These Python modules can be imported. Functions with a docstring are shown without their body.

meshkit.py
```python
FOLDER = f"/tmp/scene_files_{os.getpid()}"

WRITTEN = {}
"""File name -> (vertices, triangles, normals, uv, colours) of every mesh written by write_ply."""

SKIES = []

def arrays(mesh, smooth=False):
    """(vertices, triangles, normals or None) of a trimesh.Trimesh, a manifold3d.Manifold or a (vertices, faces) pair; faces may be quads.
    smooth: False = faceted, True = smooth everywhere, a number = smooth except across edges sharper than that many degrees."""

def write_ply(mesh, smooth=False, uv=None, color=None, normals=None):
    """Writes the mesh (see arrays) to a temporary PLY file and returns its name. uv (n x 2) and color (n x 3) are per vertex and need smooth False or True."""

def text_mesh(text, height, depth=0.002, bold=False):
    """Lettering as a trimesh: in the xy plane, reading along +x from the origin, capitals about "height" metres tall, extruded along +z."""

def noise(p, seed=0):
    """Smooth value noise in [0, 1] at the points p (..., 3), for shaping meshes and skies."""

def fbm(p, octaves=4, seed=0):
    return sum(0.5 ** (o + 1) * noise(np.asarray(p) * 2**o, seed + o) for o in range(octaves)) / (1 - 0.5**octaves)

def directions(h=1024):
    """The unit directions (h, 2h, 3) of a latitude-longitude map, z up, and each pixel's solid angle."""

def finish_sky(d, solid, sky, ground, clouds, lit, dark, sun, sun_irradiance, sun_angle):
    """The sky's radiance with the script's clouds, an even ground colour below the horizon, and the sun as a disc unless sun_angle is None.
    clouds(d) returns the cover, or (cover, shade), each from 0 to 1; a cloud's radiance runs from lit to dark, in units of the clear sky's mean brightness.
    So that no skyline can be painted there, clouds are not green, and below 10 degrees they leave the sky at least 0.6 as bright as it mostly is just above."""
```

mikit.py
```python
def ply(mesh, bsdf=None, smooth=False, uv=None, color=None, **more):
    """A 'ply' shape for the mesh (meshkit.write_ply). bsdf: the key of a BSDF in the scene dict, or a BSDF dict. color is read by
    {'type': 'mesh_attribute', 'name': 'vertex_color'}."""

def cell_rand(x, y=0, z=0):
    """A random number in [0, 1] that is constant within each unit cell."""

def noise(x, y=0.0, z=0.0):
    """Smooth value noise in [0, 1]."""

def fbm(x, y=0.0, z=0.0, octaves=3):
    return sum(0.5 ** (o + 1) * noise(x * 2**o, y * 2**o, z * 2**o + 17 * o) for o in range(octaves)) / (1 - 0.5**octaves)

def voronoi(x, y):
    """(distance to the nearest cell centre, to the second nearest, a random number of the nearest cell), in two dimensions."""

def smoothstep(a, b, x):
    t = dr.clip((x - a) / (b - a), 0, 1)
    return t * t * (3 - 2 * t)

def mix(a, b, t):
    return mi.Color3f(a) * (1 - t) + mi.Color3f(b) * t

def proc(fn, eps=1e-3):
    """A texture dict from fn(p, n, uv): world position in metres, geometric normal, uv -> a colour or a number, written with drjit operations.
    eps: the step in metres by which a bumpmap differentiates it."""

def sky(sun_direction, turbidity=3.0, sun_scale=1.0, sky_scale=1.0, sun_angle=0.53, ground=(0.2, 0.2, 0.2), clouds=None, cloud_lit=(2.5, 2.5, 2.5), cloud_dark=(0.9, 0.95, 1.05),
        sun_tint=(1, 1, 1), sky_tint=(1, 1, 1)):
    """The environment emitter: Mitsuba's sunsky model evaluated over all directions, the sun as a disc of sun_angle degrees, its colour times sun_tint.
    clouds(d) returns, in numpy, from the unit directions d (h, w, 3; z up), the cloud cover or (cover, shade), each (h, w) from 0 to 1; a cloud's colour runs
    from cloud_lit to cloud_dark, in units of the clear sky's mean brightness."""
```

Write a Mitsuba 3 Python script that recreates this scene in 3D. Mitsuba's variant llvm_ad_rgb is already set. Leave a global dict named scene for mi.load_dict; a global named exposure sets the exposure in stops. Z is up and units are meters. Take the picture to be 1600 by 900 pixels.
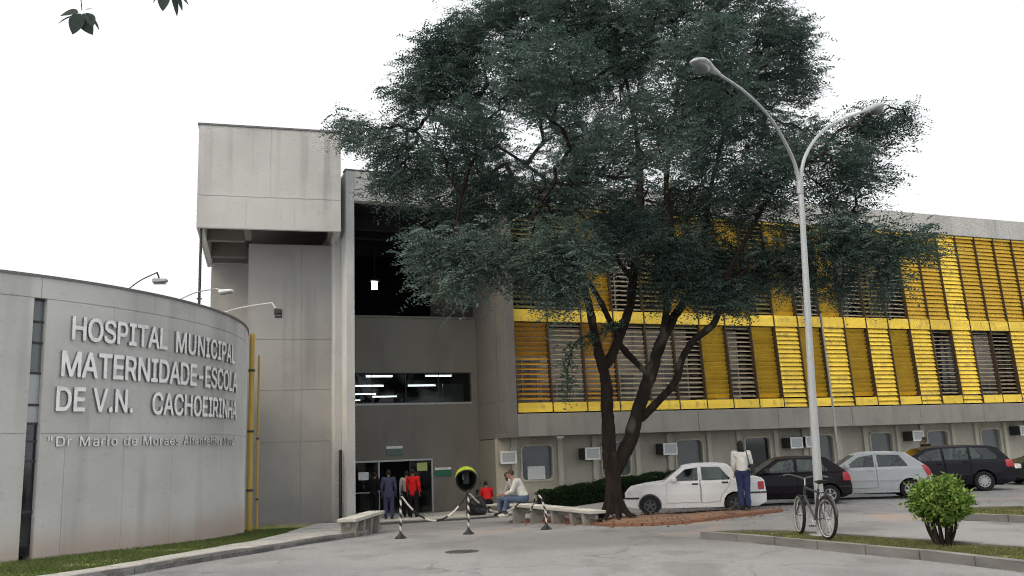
import math, numpy as np, trimesh, manifold3d as m3, mitsuba as mi, drjit as dr, mikit, meshkit
from mikit import fbm, noise, voronoi, smoothstep, mix, cell_rand, proc
from shapely.geometry import Polygon, LineString, Point, box as sbox
from scipy.spatial import cKDTree

scene, labels = {}, {}
T = mi.ScalarTransform4f
# ------------------------------------------------------------------ camera, sky, exposure
EYE = np.array([0.0, 0.0, 1.75])
_p, _r = math.atan(254 / 1370), math.radians(2.2)
_f = np.array([0, math.cos(_p), math.sin(_p)])
_u0 = np.array([0, -math.sin(_p), math.cos(_p)])
_up = math.cos(_r) * _u0 + math.sin(_r) * np.array([1.0, 0, 0])
scene['camera'] = {'type': 'perspective', 'fov': 2 * math.degrees(math.atan(800 / 1370)), 'fov_axis': 'x', 'near_clip': 0.05, 'far_clip': 4000.0,
                   'to_world': T().look_at(origin=EYE.tolist(), target=(EYE + _f).tolist(), up=_up.tolist())}
scene['daylight'] = mikit.sky([-0.45, -0.55, 0.72], turbidity=3, sun_scale=0.25, sun_angle=35, clouds=lambda d: 1.0,
                              cloud_lit=(2.45, 2.5, 2.55), ground=(0.25, 0.25, 0.25))
exposure = 2.2

# ------------------------------------------------------------------ materials
def rgb(*c): return {'type': 'rgb', 'value': list(map(float, c))}
def mat(name, color, rough=0.7, spec=0.3, two=True, bump=None, metallic=0.0, **k):
    c = rgb(*color) if isinstance(color, (tuple, list)) else color
    b = {'type': 'principled', 'base_color': c, 'roughness': rough, 'specular': spec, 'metallic': metallic, **k}
    if bump: b = {'type': 'bumpmap', 'arbitrary': bump[0], 'scale': bump[1], 'bsdf': b}
    scene[name] = {'type': 'twosided', 'bsdf': b} if two else b
    return name

def concrete_tone(p, base, dark):
    h = p.x + 0.7 * p.y
    big = fbm(p.x * 0.45, p.y * 0.45, p.z * 0.4, 4)
    streak = fbm(h * 2.6, 3.1, p.z * 0.16, 3)
    board = cell_rand(dr.floor(h * 0.42), dr.floor(p.z * 0.85), 5)
    fine = noise(p.x * 22, p.y * 22, p.z * 22)
    pit = smoothstep(0.80, 0.9, noise(p.x * 9, p.y * 9, p.z * 9))
    t = 0.55 * smoothstep(0.35, 0.75, big) + 0.55 * smoothstep(0.5, 0.8, streak) + 0.18 * (board - 0.5) + 0.16 * (fine - 0.5) + 0.2 * pit
    return mix(base, dark, dr.clip(t, 0, 1))
def concrete_height(p, n, uv): return 0.6 * fbm(p.x * 5, p.y * 5, p.z * 5, 4) + 0.4 * noise(p.x * 30, p.y * 30, p.z * 30)
cb = proc(concrete_height, 4e-3)
mat('concrete', proc(lambda p, n, uv: concrete_tone(p, (0.57, 0.57, 0.56), (0.36, 0.36, 0.355))), 0.85, 0.2, bump=(cb, 0.006))
mat('shaft_concrete', proc(lambda p, n, uv: concrete_tone(p, (0.43, 0.425, 0.41), (0.28, 0.277, 0.27))), 0.85, 0.2, bump=(cb, 0.006))  # weathered concrete, darkened further to carry the shade on the shaft
def drum_tone(p, n, uv):
    c = concrete_tone(p, (0.58, 0.578, 0.57), (0.40, 0.398, 0.39))
    g = p.z + 0.15 + 0.5 * (fbm(p.x * 1.3, p.y * 1.3, 2.0, 3) - 0.5)
    return mix(c, (0.46, 0.36, 0.30), 0.75 * smoothstep(0.95, 0.1, g))
mat('drum_concrete', proc(drum_tone), 0.85, 0.2, bump=(cb, 0.006))
mat('joint_dark', (0.09, 0.088, 0.085), 0.9)
def paint_tone(a, b):
    def fn(p, n, uv):
        h = p.x + 0.6 * p.y
        return mix(a, b, dr.clip(0.6 * smoothstep(0.4, 0.8, fbm(h * 1.1, p.y * 0.5, p.z * 0.5, 4)) + 0.4 * smoothstep(0.55, 0.8, fbm(h * 4, 1.7, p.z * 0.4, 3)), 0, 1))
    return proc(fn)
mat('grey_paint', paint_tone((0.26, 0.255, 0.235), (0.18, 0.175, 0.16)), 0.7)
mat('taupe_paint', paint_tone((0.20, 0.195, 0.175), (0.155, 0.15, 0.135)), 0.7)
mat('side_wall_grey', paint_tone((0.16, 0.155, 0.145), (0.11, 0.108, 0.10)), 0.7)  # darker grey kept for the side wall alone
mat('wall_paint', paint_tone((0.43, 0.41, 0.345), (0.31, 0.295, 0.25)), 0.75)
mat('pilaster_paint', paint_tone((0.52, 0.50, 0.42), (0.40, 0.385, 0.32)), 0.7)
mat('parapet_paint', paint_tone((0.5, 0.5, 0.49), (0.36, 0.36, 0.35)), 0.8)
mat('recess_shade', (0.018, 0.018, 0.02), 0.9)  # near-black puts the deep shade of the recess top into the colour
def yellow_tone(p, n, uv):
    h = p.x + 0.4 * p.y
    c = mix((0.90, 0.67, 0.09), (0.80, 0.55, 0.05), fbm(h * 1.1, p.y, p.z * 0.7, 3))
    s = dr.floor((p.x * 0.927 + p.y * 0.375 - 12.1) / 1.305); c = c * (0.84 + 0.26 * cell_rand(s, dr.floor(p.z / 4.0), 3)) * (0.9 + 0.16 * cell_rand(s, dr.floor(p.z * 5.1), 8))
    return mix(c, (0.36, 0.26, 0.10), 0.6 * smoothstep(0.55, 0.85, fbm(h * 5, 2.0, p.z * 3, 3)))
mat('yellow_slat', proc(yellow_tone), 0.55, 0.35)
mat('yellow_shade_slat', proc(lambda p, n, uv: mix((0.64, 0.41, 0.035), (0.50, 0.30, 0.025), fbm(p.x * 2, p.y, p.z * 2, 3))), 0.55, 0.35)  # shaded copy of the slat yellow, the darkening is in the colour
mat('grey_slat', proc(lambda p, n, uv: mix((0.40, 0.36, 0.28), (0.24, 0.19, 0.12), fbm(p.x * 3, p.y, p.z * 5, 3))), 0.6)
mat('olive_slat', proc(lambda p, n, uv: mix((0.26, 0.2, 0.07), (0.13, 0.1, 0.04), fbm(p.x * 2, p.y, p.z * 4, 3))), 0.6)
mat('orange_slat', proc(lambda p, n, uv: mix((0.50, 0.26, 0.03), (0.34, 0.17, 0.03), fbm(p.x * 2, p.y, p.z * 4, 3))), 0.6)
mat('mullion_dark', (0.05, 0.035, 0.02), 0.6)
def asphalt_tone(p, n, uv):
    big = fbm(p.x * 0.22, p.y * 0.22, 1.0, 5)
    mid = fbm(p.x * 1.4, p.y * 0.9, 4.0, 4)
    fine = noise(p.x * 60, p.y * 60, 1.0)
    f2 = noise(p.x * 18, p.y * 18, 7.0)
    c = mix((0.235, 0.237, 0.24), (0.172, 0.174, 0.177), smoothstep(0.3, 0.7, big))
    c = mix(c, (0.125, 0.124, 0.122), 0.4 * smoothstep(0.5, 0.8, mid))
    a, b, w = voronoi(p.x * 0.33 + 0.5 * fbm(p.x, p.y, 0, 3), p.y * 0.33 + 0.5 * fbm(p.x, p.y, 9, 3))
    crack = smoothstep(0.028, 0.008, b - a) * smoothstep(0.42, 0.6, fbm(p.x * 0.5, p.y * 0.5, 12, 2))
    c = mix(c, (0.06, 0.06, 0.06), 0.35 * crack)
    oil = smoothstep(0.66, 0.78, fbm(p.x * 0.8, p.y * 0.8, 33, 3))
    c = mix(c, (0.075, 0.073, 0.07), 0.25 * oil)
    patch = smoothstep(0.02, 0.0, dr.maximum(dr.abs(p.x - 0.9 + 0.12 * p.y - 1.6) - 1.1, dr.abs(p.y - 14.2 - 0.3 * p.x) - 0.9))
    c = mix(c, (0.145, 0.143, 0.14), 0.15 * patch)
    rust = smoothstep(0.62, 0.8, fbm(p.x * 0.6, p.y * 0.6, 21, 3)) * smoothstep(5.5, 1.5, dr.abs(p.y - 22.0))
    c = mix(c, (0.33, 0.24, 0.19), 0.55 * rust)
    return c * (0.86 + 0.2 * fine + 0.1 * f2)
mat('asphalt', proc(asphalt_tone), 0.9, 0.25, bump=(proc(lambda p, n, uv: 0.7 * noise(p.x * 45, p.y * 45, 1.0) + 0.6 * noise(p.x * 14, p.y * 14, 2.0), 5e-3), 0.010))
mat('paving', proc(lambda p, n, uv: mix((0.42, 0.41, 0.385), (0.24, 0.235, 0.22), fbm(p.x * 1.6, p.y * 1.6, 0.5, 5)) * (0.85 + 0.3 * noise(p.x * 40, p.y * 40, 2))), 0.9, 0.2, bump=(cb, 0.008))
mat('kerb_stone', proc(lambda p, n, uv: mix(mix((0.35, 0.34, 0.325), (0.16, 0.155, 0.148), fbm(p.x * 2, p.y * 2, p.z * 6, 5)), (0.13, 0.115, 0.1), 0.6 * smoothstep(0.55, 0.72, fbm(p.x * 4, p.y * 4, p.z * 9 + 5, 3)))), 0.9, 0.2, bump=(cb, 0.012))
mat('island_kerb', proc(lambda p, n, uv: mix((0.25, 0.245, 0.235), (0.11, 0.107, 0.103), fbm(p.x * 2, p.y * 2, p.z * 6, 5))), 0.9, 0.2, bump=(cb, 0.012))
mat('soil', proc(lambda p, n, uv: mix((0.25, 0.15, 0.105), (0.15, 0.105, 0.08), fbm(p.x * 2.1, p.y * 2.1, 0.0, 5)) * (0.75 + 0.5 * noise(p.x * 25, p.y * 25, 1))), 0.95, 0.1, bump=(proc(lambda p, n, uv: fbm(p.x * 9, p.y * 9, 3.0, 4), 6e-3), 0.05))
mat('turf', proc(lambda p, n, uv: mix((0.15, 0.17, 0.06), (0.25, 0.215, 0.13), smoothstep(0.45, 0.75, fbm(p.x * 1.5, p.y * 1.5, 0.0, 4)))), 0.95, 0.1)
mat('far_ground', proc(lambda p, n, uv: mix((0.2, 0.2, 0.19), (0.13, 0.14, 0.1), fbm(p.x * 0.05, p.y * 0.05, 0, 4))), 0.95, 0.1)
mat('brick', proc(lambda p, n, uv: mix((0.27, 0.13, 0.085), (0.17, 0.10, 0.07), fbm(p.x * 5, p.y * 5, p.z * 8, 4))), 0.9, 0.15, bump=(cb, 0.01))
mat('bark', proc(lambda p, n, uv: mix(mix((0.042, 0.034, 0.028), (0.014, 0.011, 0.010), fbm(p.x * 9, p.y * 9, p.z * 2.2, 4)), (0.15, 0.135, 0.12), 0.55 * smoothstep(0.58, 0.75, fbm(p.x * 2.4, p.y * 2.4, p.z * 1.3, 3)))), 0.95, 0.1,
    bump=(proc(lambda p, n, uv: fbm(p.x * 22, p.y * 22, p.z * 5, 4), 5e-3), 0.05))
def leaf(name, c, tr):
    scene[name] = {'type': 'principledthin', 'base_color': c if isinstance(c, dict) else rgb(*c), 'roughness': 0.5, 'specular' if False else 'eta': 1.4, 'diff_trans': tr}
VC = {'type': 'mesh_attribute', 'name': 'vertex_color'}
leaf('tree_leaf', VC, 0.5)
leaf('bush_leaf', VC, 0.6)
leaf('hedge_leaf', (0.022, 0.04, 0.018), 0.4)
leaf('grass_blade', VC, 0.5)
leaf('near_leaf', (0.07, 0.09, 0.08), 0.3)
mat('white_paint', (0.72, 0.73, 0.72), 0.5)
mat('letter_white', proc(lambda p, n, uv: mix((0.92, 0.92, 0.92), (0.75, 0.75, 0.74), smoothstep(0.5, 0.8, fbm(p.x * 6, p.y * 6, p.z * 6, 3)))), 0.45, 0.4)
mat('letter_side', (0.17, 0.17, 0.17), 0.6)
mat('metal_grey', (0.42, 0.44, 0.45), 0.45, metallic=0.4)
mat('galvanised', proc(lambda p, n, uv: mix((0.50, 0.52, 0.53), (0.36, 0.38, 0.39), fbm(p.x * 9, p.y * 9, p.z * 2, 4))), 0.45, 0.5, metallic=0.3)
mat('dark_metal', (0.05, 0.05, 0.052), 0.5)
mat('black_rubber', (0.018, 0.018, 0.018), 0.8)
mat('black_plastic', (0.025, 0.025, 0.027), 0.4, 0.5)
mat('yellow_pipe_paint', proc(lambda p, n, uv: mix((0.66, 0.45, 0.09), (0.45, 0.30, 0.09), fbm(p.x * 6, p.y * 6, p.z * 1.4, 3))), 0.5)
mat('green_sign', (0.03, 0.17, 0.105), 0.5)
mat('grey_sign', (0.11, 0.16, 0.14), 0.5)
mat('dark_glass', (0.012, 0.015, 0.018), 0.06, 0.7)
mat('tinted_glass', (0.006, 0.012, 0.02), 0.05, 0.8)
mat('grey_glass', proc(lambda p, n, uv: mix((0.21, 0.23, 0.24), (0.12, 0.135, 0.145), smoothstep(0.0, 1.6, p.z + 0.6 * fbm(p.x * 2, p.y * 2, p.z * 3, 2)))), 0.15, 0.6)  # grey reflection, fading with height, painted into the glass colour
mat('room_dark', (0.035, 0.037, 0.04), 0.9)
mat('room_mid', (0.12, 0.14, 0.135), 0.9)
mat('cloth_curtain', (0.62, 0.60, 0.56), 0.9)
scene['clear_pane'] = {'type': 'thindielectric', 'int_ior': 1.5, 'specular_transmittance': rgb(0.8, 0.84, 0.83), 'specular_reflectance': rgb(0.25, 0.25, 0.25)}
scene['car_pane'] = {'type': 'thindielectric', 'int_ior': 1.5, 'specular_transmittance': rgb(0.6, 0.68, 0.67), 'specular_reflectance': rgb(0.6, 0.6, 0.6)}
mat('flat_black', (0.012, 0.012, 0.012), 0.8)
def coat(name, c, rough=0.35): mat(name, c, rough, 0.15, clearcoat=0.15, clearcoat_gloss=0.95)
coat('car_white', (0.74, 0.75, 0.76))
coat('car_black', (0.010, 0.008, 0.012), 0.3)
coat('car_silver', (0.47, 0.50, 0.52), 0.35)
coat('car_navy', (0.012, 0.012, 0.019), 0.3)
coat('car_darkgreen', (0.012, 0.016, 0.014), 0.3)
mat('tail_red', (0.42, 0.02, 0.03), 0.15, 0.6, clearcoat=1.0)
mat('lamp_clear', (0.65, 0.66, 0.67), 0.12, 0.7, clearcoat=1.0)
mat('alloy', (0.5, 0.51, 0.52), 0.35, metallic=0.6)
mat('seat_fabric', (0.10, 0.10, 0.11), 0.9)
mat('booth_yellow', (0.42, 0.56, 0.04), 0.4, 0.5)
mat('stripe_white', (0.62, 0.60, 0.54), 0.6)
mat('stripe_black', (0.02, 0.02, 0.02), 0.6)
mat('skin_light', (0.42, 0.25, 0.19), 0.5)
mat('skin_brown', (0.20, 0.11, 0.075), 0.5)
mat('hair_dark', (0.012, 0.010, 0.009), 0.5)
mat('hair_brown', (0.07, 0.045, 0.03), 0.6)
def cloth(name, c): mat(name, proc(lambda p, n, uv, c=c: mi.Color3f(c) * (0.8 + 0.4 * fbm(p.x * 14, p.y * 14, p.z * 10, 3))), 0.9, 0.15, sheen=0.3)
cloth('cloth_white', (0.68, 0.68, 0.65)); cloth('cloth_denim', (0.035, 0.045, 0.11)); cloth('cloth_jeans', (0.10, 0.135, 0.22))
cloth('cloth_black', (0.013, 0.013, 0.015)); cloth('cloth_blue', (0.055, 0.058, 0.115)); cloth('cloth_red', (0.52, 0.018, 0.02)); cloth('cloth_grey', (0.38, 0.36, 0.34))
mat('bike_paint', (0.045, 0.045, 0.05), 0.35, 0.5)
mat('chrome', (0.62, 0.63, 0.64), 0.2, metallic=0.9)
mat('whitewall', (0.40, 0.39, 0.37), 0.6)
mat('dull_rim', (0.12, 0.12, 0.125), 0.4, metallic=0.5)
mat('stone_leg', proc(lambda p, n, uv: mix((0.36, 0.34, 0.31), (0.19, 0.175, 0.155), fbm(p.x * 5, p.y * 5, p.z * 5, 4))), 0.9, bump=(cb, 0.012))
mat('stone_top', proc(lambda p, n, uv: mix((0.60, 0.585, 0.54), (0.34, 0.33, 0.30), fbm(p.x * 3, p.y * 3, p.z * 8, 4))), 0.85, bump=(cb, 0.012))
mat('iron_cover', proc(lambda p, n, uv: mix((0.10, 0.10, 0.10), (0.06, 0.058, 0.055), fbm(p.x * 8, p.y * 8, 0, 3))), 0.7)
mat('paper', (0.72, 0.74, 0.74), 0.8)
mat('poster_green', (0.42, 0.5, 0.2), 0.8)
mat('bag_black', (0.015, 0.015, 0.016), 0.35, 0.5)
scene['tube_light'] = {'type': 'diffuse', 'reflectance': rgb(0.7, 0.7, 0.7)}

# ------------------------------------------------------------------ helpers
_count = {}
def numbered(k):
    n = _count.get(k, 0); _count[k] = n + 1
    return k if n == 0 else f'{k}_{n:03d}'
def add(name, mesh, material, parent=None, smooth=False, label=None, cat=None, group=None, kind=None, **more):
    k = numbered((parent + '__' if parent else '') + name)
    scene[k] = mikit.ply(mesh, material, smooth=smooth, **more)
    tag(k, label, cat, group, kind)
    return k
def tag(k, label=None, cat=None, group=None, kind=None):
    d = {a: b for a, b in (('label', label), ('category', cat), ('group', group), ('kind', kind)) if b}
    if d: labels[k] = {**labels.get(k, {}), **d}
def thing(name, label, cat, group=None):
    k = numbered(name); tag(k, label, cat, group); return k
def join(ms): return trimesh.util.concatenate([as_tm(m) for m in ms])
def as_tm(m):
    if isinstance(m, m3.Manifold):
        q = m.to_mesh(); return trimesh.Trimesh(np.array(q.vert_properties[:, :3]), np.array(q.tri_verts), process=False)
    return m
def as_man(t): return m3.Manifold(m3.Mesh(np.asarray(t.vertices, np.float32), np.asarray(t.faces, np.uint32)))
class Frame:
    """u along the face, w inward (away from the viewer), z up."""
    def __init__(s, x, y, deg):
        s.o = np.array([x, y, 0.0]); a = math.radians(deg)
        s.m = np.array([[math.cos(a), math.sin(a), 0], [-math.sin(a), math.cos(a), 0], [0, 0, 1.0]])
    def __call__(s, p): return s.o + np.asarray(p, float) @ s.m
    def put(s, mesh):
        mesh = as_tm(mesh).copy(); mesh.vertices = s(mesh.vertices); return mesh
_BF = np.array([[0, 1, 3], [0, 3, 2], [4, 6, 7], [4, 7, 5], [0, 4, 5], [0, 5, 1], [2, 3, 7], [2, 7, 6], [0, 2, 6], [0, 6, 4], [1, 5, 7], [1, 7, 3]])
def cuboid(x0, x1, y0, y1, z0, z1, ch=0.0):
    if ch <= 0:
        v = np.array([[x, y, z] for x in (x0, x1) for y in (y0, y1) for z in (z0, z1)], float)
        return trimesh.Trimesh(v, _BF, process=False)
    v = []
    for x, sx in ((x0, 1), (x1, -1)):
        for y, sy in ((y0, 1), (y1, -1)):
            for z, sz in ((z0, 1), (z1, -1)):
                v += [[x, y + sy * ch, z + sz * ch], [x + sx * ch, y, z + sz * ch], [x + sx * ch, y + sy * ch, z]]
    return as_tm(m3.Manifold.hull_points(np.array(v)))
def fbox(fr, *a, ch=0.0): return fr.put(cuboid(*a, ch))
def tube(pts, rad, sides=8, cap=True):
    p = np.asarray(pts, float); n = len(p)
    rad = np.broadcast_to(rad, (n,))
    t = np.gradient(p, axis=0); t /= np.linalg.norm(t, axis=1, keepdims=True) + 1e-12
    a = np.cross(t, [0, 0, 1.0]) if np.abs(t[:, 2]).max() < 0.9 else np.cross(t, [0.31, 0.95, 0.05])
    a /= np.linalg.norm(a, axis=1, keepdims=True) + 1e-12
    b = np.cross(t, a); ang = np.arange(sides) * 2 * np.pi / sides
    v = (p[:, None] + rad[:, None, None] * (np.cos(ang)[None, :, None] * a[:, None] + np.sin(ang)[None, :, None] * b[:, None])).reshape(-1, 3)
    i, j = np.meshgrid(np.arange(n - 1), np.arange(sides), indexing='ij')
    q = np.stack([i * sides + j, i * sides + (j + 1) % sides, (i + 1) * sides + (j + 1) % sides, (i + 1) * sides + j], -1).reshape(-1, 4)
    f = [q[:, [0, 1, 2]], q[:, [0, 2, 3]]]
    if cap:
        v = np.vstack([v, p[:1], p[-1:]]); k = np.arange(sides); e = (n - 1) * sides
        f += [np.stack([(k + 1) % sides, k, k * 0 + len(v) - 2], 1), np.stack([e + k, e + (k + 1) % sides, k * 0 + len(v) - 1], 1)]
    return trimesh.Trimesh(v, np.vstack(f), process=False)
def curve(pts, n=8):
    """Catmull-Rom through the points."""
    p = np.asarray(pts, float); P = np.vstack([2 * p[0] - p[1], p, 2 * p[-1] - p[-2]]); out = []
    for i in range(1, len(P) - 2):
        t = np.linspace(0, 1, n, endpoint=False)[:, None]
        a, b, c, d = P[i - 1], P[i], P[i + 1], P[i + 2]
        out.append(0.5 * (2 * b + (c - a) * t + (2 * a - 5 * b + 4 * c - d) * t**2 + (3 * b - a - 3 * c + d) * t**3))
    return np.vstack(out + [p[-1:]])
def extrude(poly, h):
    g = getattr(poly, 'geoms', [poly])
    return join([trimesh.creation.extrude_polygon(q, h, engine='earcut') for q in g])
def man_poly(poly, h):
    """extruded along +z as a Manifold"""
    rings = []
    for g in getattr(poly, 'geoms', [poly]):
        rings.append(np.array(g.exterior.coords)[:-1]); rings += [np.array(i.coords)[:-1] for i in g.interiors]
    return m3.CrossSection(rings, m3.FillRule.EvenOdd).extrude(h)
def rect(x0, x1, y0, y1): return sbox(x0, y0, x1, y1)
def rrect(x0, x1, y0, y1, r): return sbox(x0 + r, y0 + r, x1 - r, y1 - r).buffer(r, quad_segs=5)
def ss(a, b, t):
    t = np.clip((t - a) / (b - a), 0, 1); return t * t * (3 - 2 * t)
def zg(x, y): return -0.62 * ss(14, 36, np.asarray(y, float)) * (1 - 0.85 * ss(-2, 7, np.asarray(x, float)))
def on_ground(mesh): mesh = mesh.copy(); v = mesh.vertices.copy(); v[:, 2] += zg(v[:, 0], v[:, 1]); mesh.vertices = v; return mesh
def slab(poly, z0, z1, size=0.8):
    m = extrude(poly, z1 - z0); m.apply_translation([0, 0, z0])
    v, f = trimesh.remesh.subdivide_to_size(m.vertices, m.faces, size, max_iter=14)
    return on_ground(trimesh.Trimesh(v, f, process=False))
def strip_line(pts, n):
    l = LineString(pts); return np.array([l.interpolate(t, normalized=True).coords[0] for t in np.linspace(0, 1, n)])
FAC = Frame(-0.35, 33.2, 22)
TOW = Frame(-10.7, 29.0, 16)
# ------------------------------------------------------------------ ground, road, kerbs
rng = np.random.default_rng(7)
def grid(xs, ys, z):
    X, Y = np.meshgrid(xs, ys, indexing='ij'); Z = z(X, Y); nx, ny = X.shape
    i, j = np.meshgrid(np.arange(nx - 1), np.arange(ny - 1), indexing='ij')
    q = np.stack([i * ny + j, (i + 1) * ny + j, (i + 1) * ny + j + 1, i * ny + j + 1], -1).reshape(-1, 4)
    return trimesh.Trimesh(np.stack([X, Y, Z], -1).reshape(-1, 3), np.vstack([q[:, :3], q[:, [0, 2, 3]]]), process=False)
add('ground', grid(np.linspace(-1500, 1500, 41), np.linspace(-1500, 1500, 41), lambda x, y: 0 * x - 0.75), 'far_ground', kind='structure')
add('road', grid(np.arange(-60, 90.1, 1.0), np.arange(-30, 60.1, 1.0), lambda x, y: zg(x, y) + 0.03 * (meshkit.fbm(np.stack([x * .3, y * .3, 0 * x], -1)) - .5) * ss(3, 8, y)), 'asphalt', smooth=True, kind='structure')

KERB_L = np.array([(-9.8, 9.0), (-7.9, 12.2), (-6.93, 13.96), (-6.44, 14.6), (-5.95, 16.2), (-5.25, 17.95), (-4.74, 20.0), (-4.10, 22.2), (-3.95, 23.5), (-4.15, 26.5), (-4.6, 29.3), (-5.35, 31.0)])
GRASS_L = np.array([(-10.6, 10.0), (-8.6, 13.0), (-7.35, 14.6), (-6.82, 15.74), (-6.47, 17.45), (-6.2, 19.2), (-6.04, 20.6), (-6.1, 22.6), (-6.3, 24.6), (-6.55, 26.5), (-6.7, 28.5), (-6.9, 30.5)])
kl, gl = strip_line(KERB_L, 25), strip_line(GRASS_L, 25)
sw = slab(Polygon(np.vstack([kl, gl[::-1]])), -0.3, 0.075, 1.0)
k_walk = add('sidewalk', sw, 'joint_dark', kind='structure')
for i in range(24):
    a, b, c, d = kl[i], kl[i + 1], gl[i + 1], gl[i]
    q = Polygon([a + (d - a) * .13, b + (c - b) * .13, c, d]).buffer(-0.012)
    if q.area > 0.05:
        m = slab(q, 0.0, 0.105 + 0.012 * rng.random(), 2.0); add('paving_slab', m, 'paving', k_walk)
    n = np.array([-(b - a)[1], (b - a)[0]]); n /= np.linalg.norm(n); n *= -1 if n @ (d - a) < 0 else 1
    t = (b - a) / np.linalg.norm(b - a) * 0.012
    q = Polygon([a + t, b - t, b - t + n * .15, a + t + n * .15])
    add('kerb_stone', slab(q, -0.2, 0.12 + 0.012 * rng.random(), 2.0), 'kerb_stone', k_walk)
def grass(name, poly, z, n, colors, hmin, hmax, seed, kind='stuff', parent=None, clump=0.5):
    r = np.random.default_rng(seed); x0, y0, x1, y1 = poly.bounds; pts = np.empty((0, 2))
    import shapely
    while len(pts) < n:
        p = r.uniform((x0, y0), (x1, y1), (4 * n, 2)); d = meshkit.fbm(np.c_[p * 1.7, p[:, :1] * 0], 3, seed)
        p = p[(shapely.contains_xy(poly, p[:, 0], p[:, 1])) & (d + 0.5 * r.random(len(p)) > clump + .2)]; pts = np.vstack([pts, p])
    pts = pts[:n]; h = r.uniform(hmin, hmax, n); ang = r.uniform(0, 2 * np.pi, n); w = r.uniform(.006, .012, n)
    base = np.c_[pts, zg(pts[:, 0], pts[:, 1]) + z]; dx = np.c_[np.cos(ang), np.sin(ang), 0 * ang]
    lean = np.c_[r.normal(0, .45, (n, 2)), np.ones(n)] * h[:, None]
    v = np.stack([base - dx * w[:, None], base + dx * w[:, None], base + lean], 1).reshape(-1, 3)
    t = r.random((n, 1)); col = np.repeat(np.asarray(colors[0]) * (1 - t) + np.asarray(colors[1]) * t, 3, 0) * np.repeat(r.uniform(.7, 1.2, (n, 1)), 3, 0)
    return add(name, trimesh.Trimesh(v, np.arange(3 * n).reshape(-1, 3), process=False), 'grass_blade', parent, kind=kind, color=col)
DC, DR = np.array([-17.47, 22.93]), 10.0
drum_disc = Point(*DC).buffer(DR + .02, quad_segs=64)
verge = Polygon(np.vstack([gl, [(-8.5, 31.5), (-11, 31), (-16, 9)]])).difference(drum_disc)
verge = max(getattr(verge, 'geoms', [verge]), key=lambda g: g.area)
add('verge_soil', slab(verge, -0.3, 0.085, 0.8), 'turf', kind='structure')
near = verge.intersection(sbox(-12, 11, -5, 27))
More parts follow.
